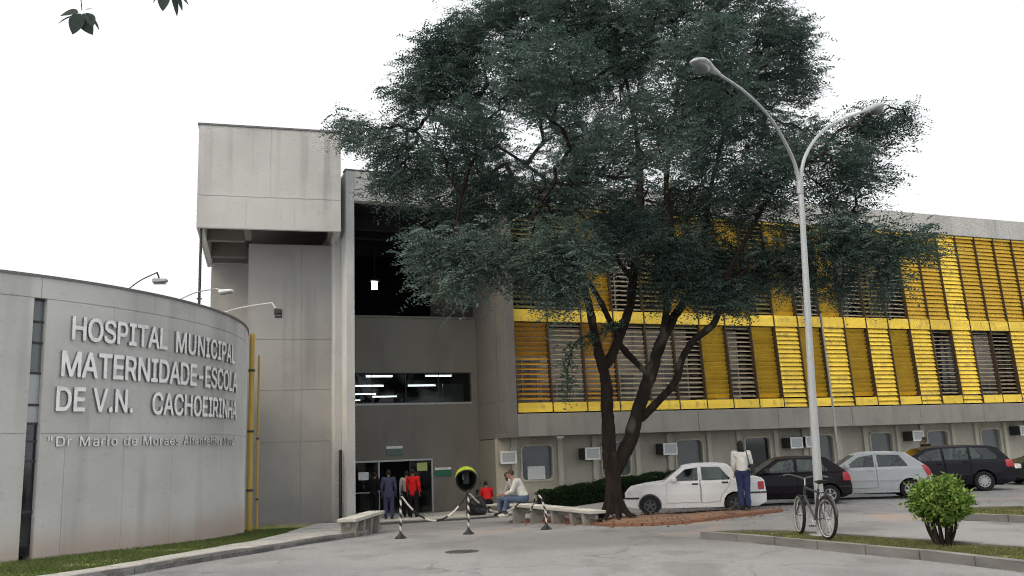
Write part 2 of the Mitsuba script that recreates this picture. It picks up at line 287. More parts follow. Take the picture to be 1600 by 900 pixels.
k = grass('grass', near, 0.08, 42000, ((.075, .155, .04), (.19, .20, .09)), .03, .085, 3, clump=.45)
labels[k]['label'] = 'bright green grass along the foot of the curved wall'
# islands
ISL = [(3.35, 17.05), (3.62, 16.65), (4.9, 14.39), (5.75, 12.94), (6.31, 11.53), (7.0, 9.6), (8.9, 9.6), (7.24, 13.17), (5.81, 15.43), (5.05, 16.75), (4.2, 17.25), (3.6, 17.3)]
ISL2 = [(9.06, 18.7), (9.82, 17.71), (11.4, 15.6), (14.6, 15.8), (11.25, 20.3), (10.2, 20.5), (9.2, 19.6)]
def island(name, pts, label, seed, n):
    P = Polygon(pts); inner = P.buffer(-0.15)
    k = add(name, slab(P.buffer(-0.1), -0.3, 0.09, .8), 'turf', kind='structure')
    l = LineString(list(P.exterior.coords)); L = l.length; m = int(L / 0.9)
    for i in range(m):
        seg = [np.array(l.interpolate((i + t) / m * L + o).coords[0]) for t, o in ((0, .008), (.5, 0), (1, -.008))]
        q = LineString(seg).buffer(0.15, cap_style=2).intersection(P)
        q = max(getattr(q, 'geoms', [q]), key=lambda g: g.area)
        add('kerb_stone', slab(q, -0.3, 0.13 + 0.01 * rng.random(), 3.0), 'island_kerb', k)
    g = grass(name.split('_')[0] + '_grass' if False else 'grass', inner, 0.085, n, ((.115, .155, .05), (.25, .225, .12)), .02, .06, seed, clump=.5)
    labels[g]['label'] = label
    return k
island('traffic_island', ISL, 'short patchy grass on the near traffic island around the bush', 11, 26000)
island('traffic_island', ISL2, 'short grass on the farther traffic island at the right edge', 12, 14000)
# entrance landing in front of the recess
land = Polygon(FAC([(-6.9, -1.4, 0), (-0.6, -1.1, 0), (1.4, -.9, 0), (1.2, 3.25, 0), (-5.7, 3.25, 0), (-6.9, .5, 0)])[:, :2])
k_land = add('entrance_paving', slab(land, -0.2, 0.06, .8), 'joint_dark', kind='structure')
for i in range(-6, 1):
    for j in range(-1, 3):
        a = FAC([(i * 1.05, j * 1.15, 0), (i * 1.05 + 1.04, j * 1.15, 0), (i * 1.05 + 1.04, j * 1.15 + 1.14, 0), (i * 1.05, j * 1.15 + 1.14, 0)])[:, :2]
        q = Polygon(a).intersection(land.buffer(-.02))
        if q.area > .2: add('paving_slab', slab(max(getattr(q, 'geoms', [q]), key=lambda g: g.area), 0.0, .1, 3), 'paving', k_land)
# planting bed with brick edging
BED = [(-0.3, 27.2), (0.55, 25.6), (1.75, 22.6), (2.15, 21.45), (2.9, 20.95), (3.7, 20.95), (5.2, 21.95), (6.55, 22.95), (6.75, 23.35), (6.2, 23.45), (4.3, 23.35), (2.6, 23.9), (1.3, 27.4)]
bed = Polygon(BED)
bm = slab(bed.buffer(-.06), -0.3, 0.065, .35)
v = bm.vertices.copy(); top = v[:, 2] > zg(v[:, 0], v[:, 1]) + .02
dist = np.array([bed.exterior.distance(Point(*q[:2])) for q in v])
v[:, 2] += top * (0.05 * ss(0.05, .6, dist) + .05 * (meshkit.fbm(v * [1.4, 1.4, 0]) - .5)); bm.vertices = v
k_bed = add('planting_bed', bm, 'soil', smooth=30, kind='structure')
ring = LineString(list(bed.exterior.coords)); L = ring.length
for i in range(int(L / .235)):
    s = i * .235; a, b = np.array(ring.interpolate(s + .008).coords[0]), np.array(ring.interpolate(s + .227).coords[0])
    c = (a + b) / 2; d = (b - a) / np.linalg.norm(b - a); nn = np.array([-d[1], d[0]])
    q = Polygon([a + nn * .055, b + nn * .055, b - nn * .055, a - nn * .055])
    m = slab(q, -.25, .05 + .03 * rng.random(), 3); m.apply_translation([*(rng.normal(0, .008, 2)), 0]); add('brick', m, 'brick', k_bed)
# loose soil crumbs and dry leaves on the bed and its foot
pts = []
for _ in range(260):
    while True:
        p = rng.uniform((-.3, 20.2), (7.2, 27)); d = bed.distance(Point(*p))
        if d < .9 * rng.random()**2: break
    h = (.1 + .1 * ss(.05, .9, bed.exterior.distance(Point(*p)))) if bed.contains(Point(*p)) else 0.0
    m = trimesh.creation.icosphere(0, rng.uniform(.012, .04)); m.vertices *= [1, 1.2, .6]; m.apply_translation([*p, zg(*p) + h + .01]); pts.append(m)
k = add('soil_crumbs', join(pts), 'soil', kind='stuff'); labels[k]['label'] = 'crumbs of red soil and dry litter scattered on and below the planting bed'
# manhole cover
c = np.array([-1.09, 16.52]); t = thing('manhole_cover', 'dark round iron manhole cover set in the grey asphalt', 'manhole cover')
add('rim', on_ground(extrude(Point(*c).buffer(.31, quad_segs=12).difference(Point(*c).buffer(.27, quad_segs=12)), .012)), 'iron_cover', t)
lid = extrude(Point(*c).buffer(.265, quad_segs=12), .008)
add('lid', on_ground(lid), 'iron_cover', t)
add('raised_bar', on_ground(join([cuboid(c[0] - math.sqrt(.055 - o * o), c[0] + math.sqrt(.055 - o * o), c[1] + o - .01, c[1] + o + .01, .0085, .012) for o in np.linspace(-.18, .18, 6)])), 'iron_cover', t)

# ------------------------------------------------------------------ curved wall (drum)
t_drum = thing('curved_wall', 'round windowless concrete hall carrying raised white lettering', 'building')
def arc(a0, a1, z0, z1, r0, r1, n=None):
    n = n or max(2, int(abs(a1 - a0) / 1.2) + 1); a = np.radians(np.linspace(a0, a1, n))
    def ringv(r, z): return np.stack([DC[0] + r * np.cos(a), DC[1] + r * np.sin(a), np.broadcast_to(z, a.shape)], 1)
    zb = z0 if z0 is not None else zg(DC[0] + r1 * np.cos(a), DC[1] + r1 * np.sin(a)) - .25
    v = np.vstack([ringv(r1, zb), ringv(r1, z1), ringv(r0, z1), ringv(r0, zb)]); f = []
    for k in range(4):
        A, B = k * n, ((k + 1) % 4) * n
        for i in range(n - 1): f += [[A + i, A + i + 1, B + i + 1], [A + i, B + i + 1, B + i]]
    f += [[0, n, 2 * n], [0, 2 * n, 3 * n], [n - 1, 3 * n - 1, 2 * n - 1], [n - 1, 4 * n - 1, 3 * n - 1]]
    return trimesh.Trimesh(v, f, process=False)
SL0, SL1 = -36.45, -34.95
add('backing', join([arc(SL1, 180, None, 5.50, 9.6, 9.975, 180), arc(-180, SL0, None, 5.50, 9.6, 9.975, 130)]), 'drum_concrete', t_drum, smooth=30)
for z0, z1, cuts in ((None, 2.415, [-52, -44, SL0]), (2.43, 5.07, [-52, -42, SL0]), (None, 2.415, [SL1, -32, -24.2, -16.0, -6.2, 3, 14, 30]), (2.43, 5.07, [SL1, -26.4, -17.2, -8.0, 3, 14, 30])):
    for a, b in zip(cuts, cuts[1:]):
        g = .018
        add('wall_panel', arc(a + (g if a not in (SL1,) else 0), b - (g if b not in (SL0,) else 0), z0, z1, 9.90, 10.0), 'drum_concrete', t_drum, smooth=30)
for a, b in ((-52, -35.7), (-35.7, -20), (-20, -4), (-4, 12), (12, 30)):
    add('wall_panel', arc(a + .03, b - .03, 5.085, 5.50, 9.90, 10.0), 'drum_concrete', t_drum, smooth=30)
add('plain_wall', join([arc(30, 180, None, 5.5, 9.9, 10.0, 90), arc(-180, -52, None, 5.5, 9.9, 10.0, 80)]), 'drum_concrete', t_drum, smooth=30)
add('coping', arc(-180, 180, 5.5, 5.55, 9.55, 10.03, 240), 'letter_side', t_drum, smooth=30)
add('roof', extrude(Point(*DC).buffer(9.62, quad_segs=32), .1).apply_translation([0, 0, 5.2]), 'concrete', t_drum)
# slit window: frame bars and panes
zb = float(zg(-9.35, 17.1)) - .1
add('slit_back', arc(SL0 - .3, SL1 + .3, zb, 5.2, 9.3, 9.55, 3), 'room_dark', t_drum)
zs = [0.12, .95, 1.9, 2.28, 2.62, 2.98, 3.6, 4.2, 4.62, 5.06]
mats = ['dark_glass', 'dark_glass', 'tinted_glass', 'tinted_glass', 'metal_grey', 'metal_grey', 'grey_glass', 'grey_glass', 'grey_glass']
for z0, z1, m in zip(zs, zs[1:], mats):
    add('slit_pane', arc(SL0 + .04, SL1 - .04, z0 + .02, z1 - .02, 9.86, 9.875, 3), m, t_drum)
    add('glazing_bar', arc(SL0, SL1, z1 - .022, z1 + .022, 9.84, 9.90, 3), 'dark_metal', t_drum)
# raised letters
def drum_text(text, a0, a1, zbase, h, depth, gap=.13, bold=True):
    from PIL import ImageFont
    import glob
    font = ImageFont.truetype(glob.glob('/opt/blender-*/*/datafiles/fonts/Inter.woff2')[0], 96)
    pos, x = [], 0.0
    for ch in text:
        w = font.getlength(ch) / 70.0 * h
        pos.append((ch, x, w)); x += w + gap * h * .55
    total = x - gap * h * .55; arcl = math.radians(a1 - a0) * DR; k = arcl / total
    for ch, x, w in pos:
        if ch == ' ': continue
        m = meshkit.text_mesh(ch, h, depth, bold=bold)
        mx = m.bounds[:, 0].mean(); m.apply_translation([-mx, 0, 0]); v = m.vertices.copy(); v[:, 0] *= min(1.15, max(.8, k))
        ang = math.radians(a0) + (x + w / 2) * k / DR
        a = ang + v[:, 0] / DR; r = DR + .012 + v[:, 2]
        m.vertices = np.stack([DC[0] + r * np.cos(a), DC[1] + r * np.sin(a), zbase + v[:, 1]], 1)
        if np.linalg.det(np.array([[-math.sin(ang), math.cos(ang), 0], [0, 0, 1], [math.cos(ang), math.sin(ang), 0]])) < 0: m.invert()
        # the front face is white, the returns are a darker grey
        rr = np.hypot(m.vertices[m.faces][:, :, 0] - DC[0], m.vertices[m.faces][:, :, 1] - DC[1]).min(1) > DR + .012 + depth - .002
        q = add('letter', m.submesh([np.nonzero(~rr)[0]], append=True), 'letter_side', t_drum)
        add('face', m.submesh([np.nonzero(rr)[0]], append=True), 'letter_white', q)
drum_text('HOSPITAL', -32.2, -17.9, 4.31, .46, .055)
drum_text('MUNICIPAL', -16.4, 1.2, 4.29, .46, .055)
drum_text('MATERNIDADE-ESCOLA', -33.2, 2.4, 3.56, .49, .055)
drum_text('DE V.N.', -33.6, -23.3, 2.87, .46, .055)
drum_text('CACHOEIRINHA', -20.3, 2.4, 2.85, .46, .055)
drum_text('"Dr Mario de Moraes Altenfelder Silva"', -34.3, 2.8, 2.17, .19, .03, bold=False)
# pipes beside the drum
def pipe(label, x, y, z0, z1, r, brackets):
    t = thing('gas_pipe', label, 'pipe'); add('tube', tube([(x, y, z0), (x, y, z1)], r, 12), 'yellow_pipe_paint', t, smooth=40)
    for z in brackets: add('bracket', tube([(x, y, z - .03), (x, y, z + .03)], r * 1.35, 10), 'dark_metal', t, smooth=40)
pipe('tall yellow pipe standing at the right end of the curved wall', -7.88, 26.2, -.5, 5.5, .075, (.9, 2.6, 4.4))
pipe('thinner and shorter yellow pipe behind the tall one', -7.93, 27.1, -.5, 4.95, .035, (.6, 2.4))
t = thing('downpipe', 'thin dark vertical pipe dropping from the left corner of the raised concrete box', 'pipe')
add('tube', tube([(-10.62, 29.25, -.5), (-10.62, 29.25, 9.66)], .045, 8), 'dark_metal', t, smooth=40)
add('clip', cuboid(-10.69, -10.55, 29.2, 29.32, 7.2, 7.24), 'dark_metal', t)
def flood(label, p0, p1, head, yaw, mats=('dark_metal', 'metal_grey'), size=(.32, .14, .12)):
    t = thing('floodlight', label, 'floodlight', 'floodlights on arms along the top of the curved wall')
    mid = (np.array(p0) + p1) / 2 + [0, 0, .06]
    add('arm', tube(curve([p0, mid, p1], 5), .013, 6), mats[0], t, smooth=40)
    h = cuboid(-size[0] / 2, size[0] / 2, -size[1] / 2, size[1] / 2, -size[2] / 2, size[2] / 2, .03)
    v = h.vertices.copy(); v[:, 2] *= 1 - .35 * (v[:, 0] / size[0] + .5); h.vertices = v
    h.apply_transform(trimesh.transformations.rotation_matrix(math.radians(yaw), [0, 0, 1])); h.apply_translation(head); add('housing', h, mats[1], t)
    y = tube([np.array(p1), np.array(head)], .02, 6); add('yoke', y, mats[0], t)
    f = cuboid(-size[0] * .4, size[0] * .4, -size[1] * .42, size[1] * .42, -size[2] / 2 - .012, -size[2] / 2 - .002)
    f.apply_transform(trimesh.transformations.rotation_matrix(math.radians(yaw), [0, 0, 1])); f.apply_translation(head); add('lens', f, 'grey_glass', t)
flood('small grey floodlight on a slanted arm, leftmost on the curved wall', (-8.83, 19.45, 5.54), (-7.85, 19.0, 5.93), (-7.78, 19.0, 5.74), 5)
flood('white floodlight on a low arm, second along the curved wall', (-8.0, 20.5, 5.54), (-6.85, 19.9, 5.69), (-6.58, 19.8, 5.6), -20, ('metal_grey', 'white_paint'), (.36, .15, .10))
flood('small dark floodlight at the tip of a pale horizontal arm, rightmost of three', (-8.15, 23.0, 5.52), (-6.13, 22.0, 5.69), (-5.97, 22.0, 5.45), 20, ('white_paint', 'dark_metal'), (.2, .16, .18))

# ------------------------------------------------------------------ tower with raised box
t_tow = thing('concrete_tower', 'bare concrete shaft carrying a big overhanging concrete box', 'building')
BX0, BX1, BZ0, BZ1, BD = 0.0, 4.87, 9.66, 13.36, 6.6
add('box_core', join([fbox(TOW, .03, 4.84, .03, .22, BZ0 + .02, BZ1 - .02), fbox(TOW, .03, .22, .22, BD, BZ0 + .02, BZ1 - .02), fbox(TOW, 4.65, 4.84, .22, BD, BZ0 + .02, BZ1 - .02), fbox(TOW, .22, 4.65, BD - .2, BD, 9.8, 13.3)]), 'concrete', t_tow)
g = .003
for z0, z1, cuts in ((BZ0, 10.80, (0, 1.62, 3.25, 4.87)), (10.815, BZ1, (0, 2.43, 4.87))):
    for a, b in zip(cuts, cuts[1:]): add('wall_panel', fbox(TOW, a + (g if a else 0), b - (g if b < 4.8 else 0), 0, .05, z0, z1, ch=.005), 'concrete', t_tow)
for a, b in ((.055, 3.3), (3.31, BD)):
    add('wall_panel', fbox(TOW, -.002, .05, a, b, BZ0, BZ1, ch=.01), 'concrete', t_tow); add('wall_panel', fbox(TOW, 4.82, 4.872, a, b, BZ0, BZ1, ch=.01), 'concrete', t_tow)
add('soffit', fbox(TOW, .225, 4.645, .225, BD - .21, 10.5, 10.7), 'taupe_paint', t_tow)  # soffit and beams in darker taupe, painted shade under the box
add('coping', join([fbox(TOW, -.04, 4.91, -.04, .24, BZ1 + .002, BZ1 + .06), fbox(TOW, -.04, .24, .24, BD, BZ1 + .002, BZ1 + .06), fbox(TOW, 4.63, 4.91, .24, BD, BZ1 + .002, BZ1 + .06)]), 'letter_side', t_tow)
add('roof', fbox(TOW, .24, 4.63, .24, BD - .2, 13.0, 13.15), 'concrete', t_tow)
SH0, SH1 = 1.70, 4.93
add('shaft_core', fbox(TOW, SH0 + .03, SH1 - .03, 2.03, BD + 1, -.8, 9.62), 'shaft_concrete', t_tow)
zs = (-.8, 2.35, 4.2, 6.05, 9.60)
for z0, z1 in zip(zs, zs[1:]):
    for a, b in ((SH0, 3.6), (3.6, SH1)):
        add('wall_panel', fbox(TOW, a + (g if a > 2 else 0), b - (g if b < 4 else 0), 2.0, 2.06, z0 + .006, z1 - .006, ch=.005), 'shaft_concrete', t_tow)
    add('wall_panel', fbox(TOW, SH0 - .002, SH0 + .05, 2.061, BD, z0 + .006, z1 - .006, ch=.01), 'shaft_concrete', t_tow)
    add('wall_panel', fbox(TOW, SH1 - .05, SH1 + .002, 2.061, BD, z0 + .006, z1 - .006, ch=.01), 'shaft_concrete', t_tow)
add('rear_wall', fbox(TOW, .2, SH0, 5.6, 6.1, -.8, 9.6), 'shaft_concrete', t_tow)
add('beam', fbox(TOW, SH0 - .14, SH0 + .1, .225, 2.0, 9.72, 10.5, ch=.01), 'taupe_paint', t_tow)
add('beam', fbox(TOW, SH1 - .34, SH1 - .12, .225, 2.0, 9.72, 10.5, ch=.01), 'taupe_paint', t_tow)
add('beam', fbox(TOW, .225, SH0 - .15, 2.2, 2.45, 9.75, 10.5, ch=.01), 'taupe_paint', t_tow)
add('beam', fbox(TOW, .225, SH0 - .15, 4.9, 5.2, 9.75, 10.5, ch=.01), 'taupe_paint', t_tow)
add('cable', tube([TOW((4.86, 1.96, z)) for z in (-.3, 1.5, 3.4)], .02, 6), 'dark_metal', t_tow)
add('vent', fbox(TOW, 2.65, 2.9, 1.975, 2.0, 6.85, 7.03), 'dark_metal', t_tow, label='small dark square plate on the shaft')
# ------------------------------------------------------------------ main building
t_b = thing('hospital_building', 'long concrete building with yellow louvred front and a tall dark entrance recess', 'building')
def B(name, mat_, *boxes, ch=0.0, **k): return add(name, join([fbox(FAC, *b, ch=ch) for b in boxes]), mat_, t_b, **k)
SE = 36.0                                                       # far end of the facade
# fin, recess, lintel
B('fin', 'grey_paint' if False else 'concrete', (-6.05, -5.74, 0.0, 11.0, -.9, 12.15), ch=.015)
B('fin_panel', 'concrete', (-6.30, -6.06, .9, 2.2, -.9, 11.6), ch=.01)
add('edge_pipe', tube([FAC((-6.16, .55, z)) for z in (-.6, 2.0)], .06, 8), 'dark_metal', t_b, smooth=40)
B('lintel', 'parapet_paint', (-5.735, 0.0, 0.0, .35, 11.0, 12.15), ch=.012)
B('fin_coping', 'letter_side', (-6.08, 0.0, -.03, .4, 12.152, 12.19))
B('ceiling', 'recess_shade', (-5.735, 0.3, .36, 11.0, 11.0, 11.2))
for w in (1.6, 3.0, 4.4, 5.8): B('ceiling_beam', 'recess_shade', (-5.73, -.005, w, w + .22, 10.35, 10.995))  # beams added to make the top of the recess darker
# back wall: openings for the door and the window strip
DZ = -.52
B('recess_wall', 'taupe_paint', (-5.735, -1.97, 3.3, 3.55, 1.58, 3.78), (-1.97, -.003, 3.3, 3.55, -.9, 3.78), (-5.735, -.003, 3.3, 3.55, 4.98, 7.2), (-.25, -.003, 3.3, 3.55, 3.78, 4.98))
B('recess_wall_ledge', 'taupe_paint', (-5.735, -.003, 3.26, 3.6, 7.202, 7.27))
B('void_wall', 'recess_shade', (-5.735, .3, 10.8, 11.0, 6.4, 11.0), (-5.735, .3, 3.6, 10.8, 6.9, 7.0))  # void shaped deep and black so the recess top goes dark
# window strip with its panes
for i in range(4):
    a, b = -5.73 + i * 1.37, -5.73 + (i + 1) * 1.37
    w = thing('x', '', '') if False else B('strip_window', 'dark_metal', (a, b - .0, 3.36, 3.40, 3.782, 3.82), (a, b, 3.36, 3.40, 4.94, 4.978), (b - .03, b - .002, 3.36, 3.40, 3.822, 4.938))
    add('pane', fbox(FAC, a + .005, b - .035, 3.375, 3.381, 3.822, 4.938), 'clear_pane', w)
B('strip_trim', 'metal_grey', (-5.735, -.25, 3.285, 3.299, 3.70, 3.775))
# upper room seen through the strip
B('upper_room', 'room_dark', (-9.0, .3, 22.0, 22.1, 2.9, 5.3), (-9.0, .3, 3.56, 22.0, 5.12, 5.2), (-9.0, .3, 3.56, 22.0, 3.0, 3.1), (.2, .3, 3.56, 21.99, 3.11, 5.11), (-9.1, -9.0, 3.56, 22.0, 3.11, 5.11))
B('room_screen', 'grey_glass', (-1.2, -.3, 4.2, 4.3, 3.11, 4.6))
TUBES = [(-4.37, -3.22, 4.6, 'front left one'), (-1.85, -.67, 4.6, 'front right one'), (-3.98, -2.42, 9.5, 'left one of the second row'), (-1.3, .1, 9.5, 'right one of the second row'), (-3.15, -1.52, 15.0, 'third from the top at the left'), (-1.3, .1, 17.0, 'low one in the middle'), (-2.9, -1.3, 20.0, 'lowest and farthest one')]
for s0, s1, w, lab in TUBES:
    t = thing('tube_lamp', f'lit fluorescent tube seen in the window strip, {lab}', 'lamp', 'fluorescent tubes behind the window strip')
    add('housing', fbox(FAC, s0, s1, w - .07, w + .07, 5.0, 5.06), 'white_paint', t)
    k = add('tube', FAC.put(tube([(s0 + .03, w, 4.955), (s1 - .03, w, 4.955)], .032, 8)), 'tube_light', t); scene[k]['emitter'] = {'type': 'area', 'radiance': rgb(.8, .86, .86)}
t = thing('ceiling_lamp', 'small lit lamp high in the black entrance recess', 'lamp')
p = FAC((-3.95, 4.6, 8.75))
add('stem', tube([FAC((-3.95, 4.6, 8.95)), FAC((-3.95, 4.6, 11.0))], .02, 6), 'dark_metal', t)
add('housing', fbox(FAC, -4.14, -3.76, 4.5, 4.7, 8.93, 8.99), 'dark_metal', t)
k = add('lens', fbox(FAC, -4.08, -3.84, 4.55, 4.65, 8.58, 8.92, ch=.02), 'tube_light', t); scene[k]['emitter'] = {'type': 'area', 'radiance': rgb(4, 4.2, 4.2)}
# entrance door
E0, E1, ET = -5.72, -1.975, 1.575
d = B('entrance_door', 'metal_grey', (E0, E1, 3.26, 3.40, ET - .07, ET), (E1 - .06, E1 - .001, 3.28, 3.38, DZ, ET - .072), (-4.18, -4.12, 3.28, 3.38, DZ, ET - .072), (E0, -4.182, 3.29, 3.37, .35, .39))
for a, b, z0, z1 in ((E0 + .005, -4.185, .395, ET - .075), (E0 + .005, -4.185, DZ, .345), (-2.86, E1 - .065, DZ + .02, ET - .075)):
    add('pane', fbox(FAC, a, b, 3.325, 3.331, z0, z1), 'clear_pane', d)
add('stile', fbox(FAC, -2.92, -2.865, 3.30, 3.36, DZ, ET - .075), 'dark_metal', d)
add('notice', fbox(FAC, -4.95, -4.55, 3.31, 3.318, .85, 1.15), 'paper', d, label='white paper notice on the left door pane')
add('notice', fbox(FAC, -2.62, -2.2, 3.31, 3.318, 1.1, 1.42), 'poster_green', d, label='pale green notice on the right door pane')
B('hall', 'room_mid', (-5.7, .2, 8.5, 8.6, -.6, 2.6), (-5.73, -5.6, 3.56, 8.5, -.6, 2.6), (-5.7, .2, 3.56, 8.5, 2.5, 2.6))
B('hall_floor', 'paving', (-5.7, .2, 3.3, 8.5, -.75, DZ - .003))
B('hall_counter', 'room_dark', (-4.9, -3.3, 6.2, 6.7, DZ, .55))
B('hall_board', 'green_sign', (-5.3, -4.5, 8.44, 8.498, .5, 1.2))
for key, lab, s0, s1, z0, z1, m in (('door_sign', 'dark grey-green sign with a pale top strip above the entrance door', -3.86, -3.2, 1.74, 2.10, 'grey_sign'), ('wall_sign', 'green sign with a pale top strip right of the entrance door', -1.9, -1.22, .87, 1.2, 'green_sign')):
    t = thing(key, lab, 'sign'); add('board', fbox(FAC, s0, s1, 3.262, 3.297, z0, z1 - .10, ch=.005), m, t); add('top_strip', fbox(FAC, s0, s1, 3.262, 3.297, z1 - .097, z1), 'paper', t)
# side wall of the recess (above the ground floor) and the solid block behind it
B('side_wall', 'side_wall_grey', (0.0, .34, .35, 3.6, 2.22, 11.0), ch=.01)
B('side_wall_front', 'side_wall_grey', (0.002, .40, -.02, .349, 2.215, 11.3), ch=.015)
B('side_wall_joint', 'joint_dark', (-.006, .0, .9, .92, 2.23, 10.9), (-.006, .0, .36, 3.29, 3.62, 3.64))
# fascia band, soffit, parapet
for i in range(9):
    a = .404 + i * 4.0; B('fascia', 'grey_paint', (a if i else .0021 + .401, a + 3.985, 0.0, .3, 2.25, 3.1), ch=.012)
B('soffit', 'grey_paint', (.0, SE, .302, 1.25, 2.24, 2.4))
B('fascia_core', 'joint_dark', (.42, SE, .05, .28, 2.27, 3.08))
for i in range(9):
    a = .404 + i * 4.0; B('parapet', 'parapet_paint', (a, a + 3.985, .45, .8, 11.5, 12.5), ch=.012)
B('parapet_core', 'joint_dark', (.41, SE, .5, .75, 11.48, 12.45))
B('roof', 'concrete', (.2, SE, .8, 12.0, 11.5, 11.7))
B('end_wall', 'grey_paint', (SE, SE + .3, .3, 12.0, -.9, 12.4))
B('rear_block', 'grey_paint', (.35, SE, 11.7, 12.0, -.9, 11.5))
# louvre bay: columns, spandrel, slats
cols = [.45, 1.93, 3.41, 4.86, 6.30, 7.62, 8.94, 10.25, 11.56, 12.84] + [14.13 + 1.305 * i for i in range(17)]
def lean(w_, z): return w_ + 0.42 * (z - 3.15) / 8.3          # the louvred front leans back towards the top
def leanbox(s0, s1, w0, w1, z0, z1):
    m = cuboid(s0, s1, w0, w1, z0, z1); v = m.vertices.copy(); v[:, 1] += 0.42 * (v[:, 2] - 3.15) / 8.3; m.vertices = v; return FAC.put(m)
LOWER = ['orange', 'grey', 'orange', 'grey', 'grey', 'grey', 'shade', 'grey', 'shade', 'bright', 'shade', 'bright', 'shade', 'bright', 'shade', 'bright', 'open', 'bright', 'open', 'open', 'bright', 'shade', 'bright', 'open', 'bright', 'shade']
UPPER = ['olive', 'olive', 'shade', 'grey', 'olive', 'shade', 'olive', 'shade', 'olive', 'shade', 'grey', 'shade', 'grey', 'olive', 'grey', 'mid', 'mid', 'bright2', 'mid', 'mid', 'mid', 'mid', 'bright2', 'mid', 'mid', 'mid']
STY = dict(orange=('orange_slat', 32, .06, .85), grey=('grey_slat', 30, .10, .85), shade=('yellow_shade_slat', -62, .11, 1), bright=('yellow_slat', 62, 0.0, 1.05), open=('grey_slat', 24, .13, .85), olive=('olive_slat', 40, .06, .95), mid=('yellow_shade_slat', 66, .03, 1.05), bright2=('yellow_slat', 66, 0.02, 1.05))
def slat(s0, s1, w, z, tilt, ch):
    a = math.radians(tilt); c, n = np.array([math.cos(a), math.sin(a)]), np.array([-math.sin(a), math.cos(a)])
    h = ch / 2; pts = [c * h + n * .006, -c * h * .98 + n * .006, -c * h - n * .001, -c * h * .96 - n * .006, c * h - n * .006]   # (w, z), nose outward
    v = np.array([[s, lean(w, z) + q[0], z + q[1]] for s in (s0, s1) for q in pts]); k = len(pts)
    f = [[i, (i + 1) % k, k + (i + 1) % k] for i in range(k)] + [[i, k + (i + 1) % k, k + i] for i in range(k)] + [[0, i + 1, i] for i in range(1, k - 1)] + [[k, k + i, k + i + 1] for i in range(1, k - 1)]
    return FAC.put(trimesh.Trimesh(v, np.array(f)[:, ::-1], process=False))
n_single = 0; rest = {}
for i, (a, b) in enumerate(zip(cols, cols[1:])):
    add('mullion', leanbox(a - .022, a + .022, .07, .30, 3.12, 11.46), 'mullion_dark', t_b)
    for row, z0, z1 in ((LOWER, 3.58, 6.66), (UPPER, 7.2, 11.36)):
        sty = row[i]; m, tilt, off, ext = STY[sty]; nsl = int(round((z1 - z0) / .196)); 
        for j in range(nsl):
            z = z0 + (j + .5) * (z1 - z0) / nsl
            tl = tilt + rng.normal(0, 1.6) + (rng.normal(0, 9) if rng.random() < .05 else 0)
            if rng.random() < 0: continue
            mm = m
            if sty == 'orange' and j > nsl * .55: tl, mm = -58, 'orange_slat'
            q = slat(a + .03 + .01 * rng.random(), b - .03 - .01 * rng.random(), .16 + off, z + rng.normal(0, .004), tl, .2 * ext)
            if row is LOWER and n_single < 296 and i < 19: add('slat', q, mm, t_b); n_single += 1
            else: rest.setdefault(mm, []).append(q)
    bright_col = LOWER[i] == 'bright'
    B_ = add('spandrel', leanbox(a + .026, b - .026, .10, .26, 6.69, 7.17), 'yellow_slat', t_b)
    if not bright_col: add('sill_panel', leanbox(a + .026, b - .026, .08, .28, 3.16, 3.52), 'yellow_slat', t_b)
    else:
        for z in (3.25, 3.44): rest.setdefault('yellow_slat', []).append(slat(a + .03, b - .03, .16, z, 62, .21))
    add('head_panel', leanbox(a + .045, b - .045, .10, .24, 11.385, 11.47), 'yellow_slat', t_b)
    # windows behind the louvres
    for z0, z1, sty in ((3.6, 6.6, LOWER[i]), (7.3, 11.2, UPPER[i])):
        pale = sty in ('grey', 'open', 'orange') 
        k = add('window_frame', join([fbox(FAC, a + .02, a + .09, 1.30, 1.36, z0, z1), fbox(FAC, b - .09, b - .02, 1.30, 1.36, z0, z1), fbox(FAC, a + .092, b - .092, 1.30, 1.36, z0, z0 + .07), fbox(FAC, a + .092, b - .092, 1.30, 1.36, z1 - .07, z1), fbox(FAC, a + .092, b - .092, 1.30, 1.36, (z0 + z1) / 2 - .03, (z0 + z1) / 2 + .03), fbox(FAC, (a + b) / 2 - .03, (a + b) / 2 + .03, 1.29, 1.298, z0 + .07, z1 - .07)]), 'cloth_curtain' if pale else 'mullion_dark', t_b)
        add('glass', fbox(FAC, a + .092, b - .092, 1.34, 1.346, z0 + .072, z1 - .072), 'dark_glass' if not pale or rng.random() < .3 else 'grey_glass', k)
        if pale and rng.random() < .92:
            h = rng.uniform(.45, .95); add('blind', fbox(FAC, a + .1, b - .1, 1.31, 1.335, z1 - .08 - h * (z1 - z0 - .2), z1 - .08), 'cloth_curtain', k)
add('mullion', leanbox(cols[-1] - .035, cols[-1] + .035, .02, .30, 3.12, 11.46), 'mullion_dark', t_b)
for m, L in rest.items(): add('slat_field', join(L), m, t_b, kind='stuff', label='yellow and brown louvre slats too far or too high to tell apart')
B('louvre_floor', 'room_mid', (.41, SE, .30, 1.5, 3.11, 3.15), (.41, SE, .9, 1.5, 6.7, 7.1))
B('inner_wall', 'room_mid', (.41, SE, 1.5, 1.6, 3.15, 11.45))
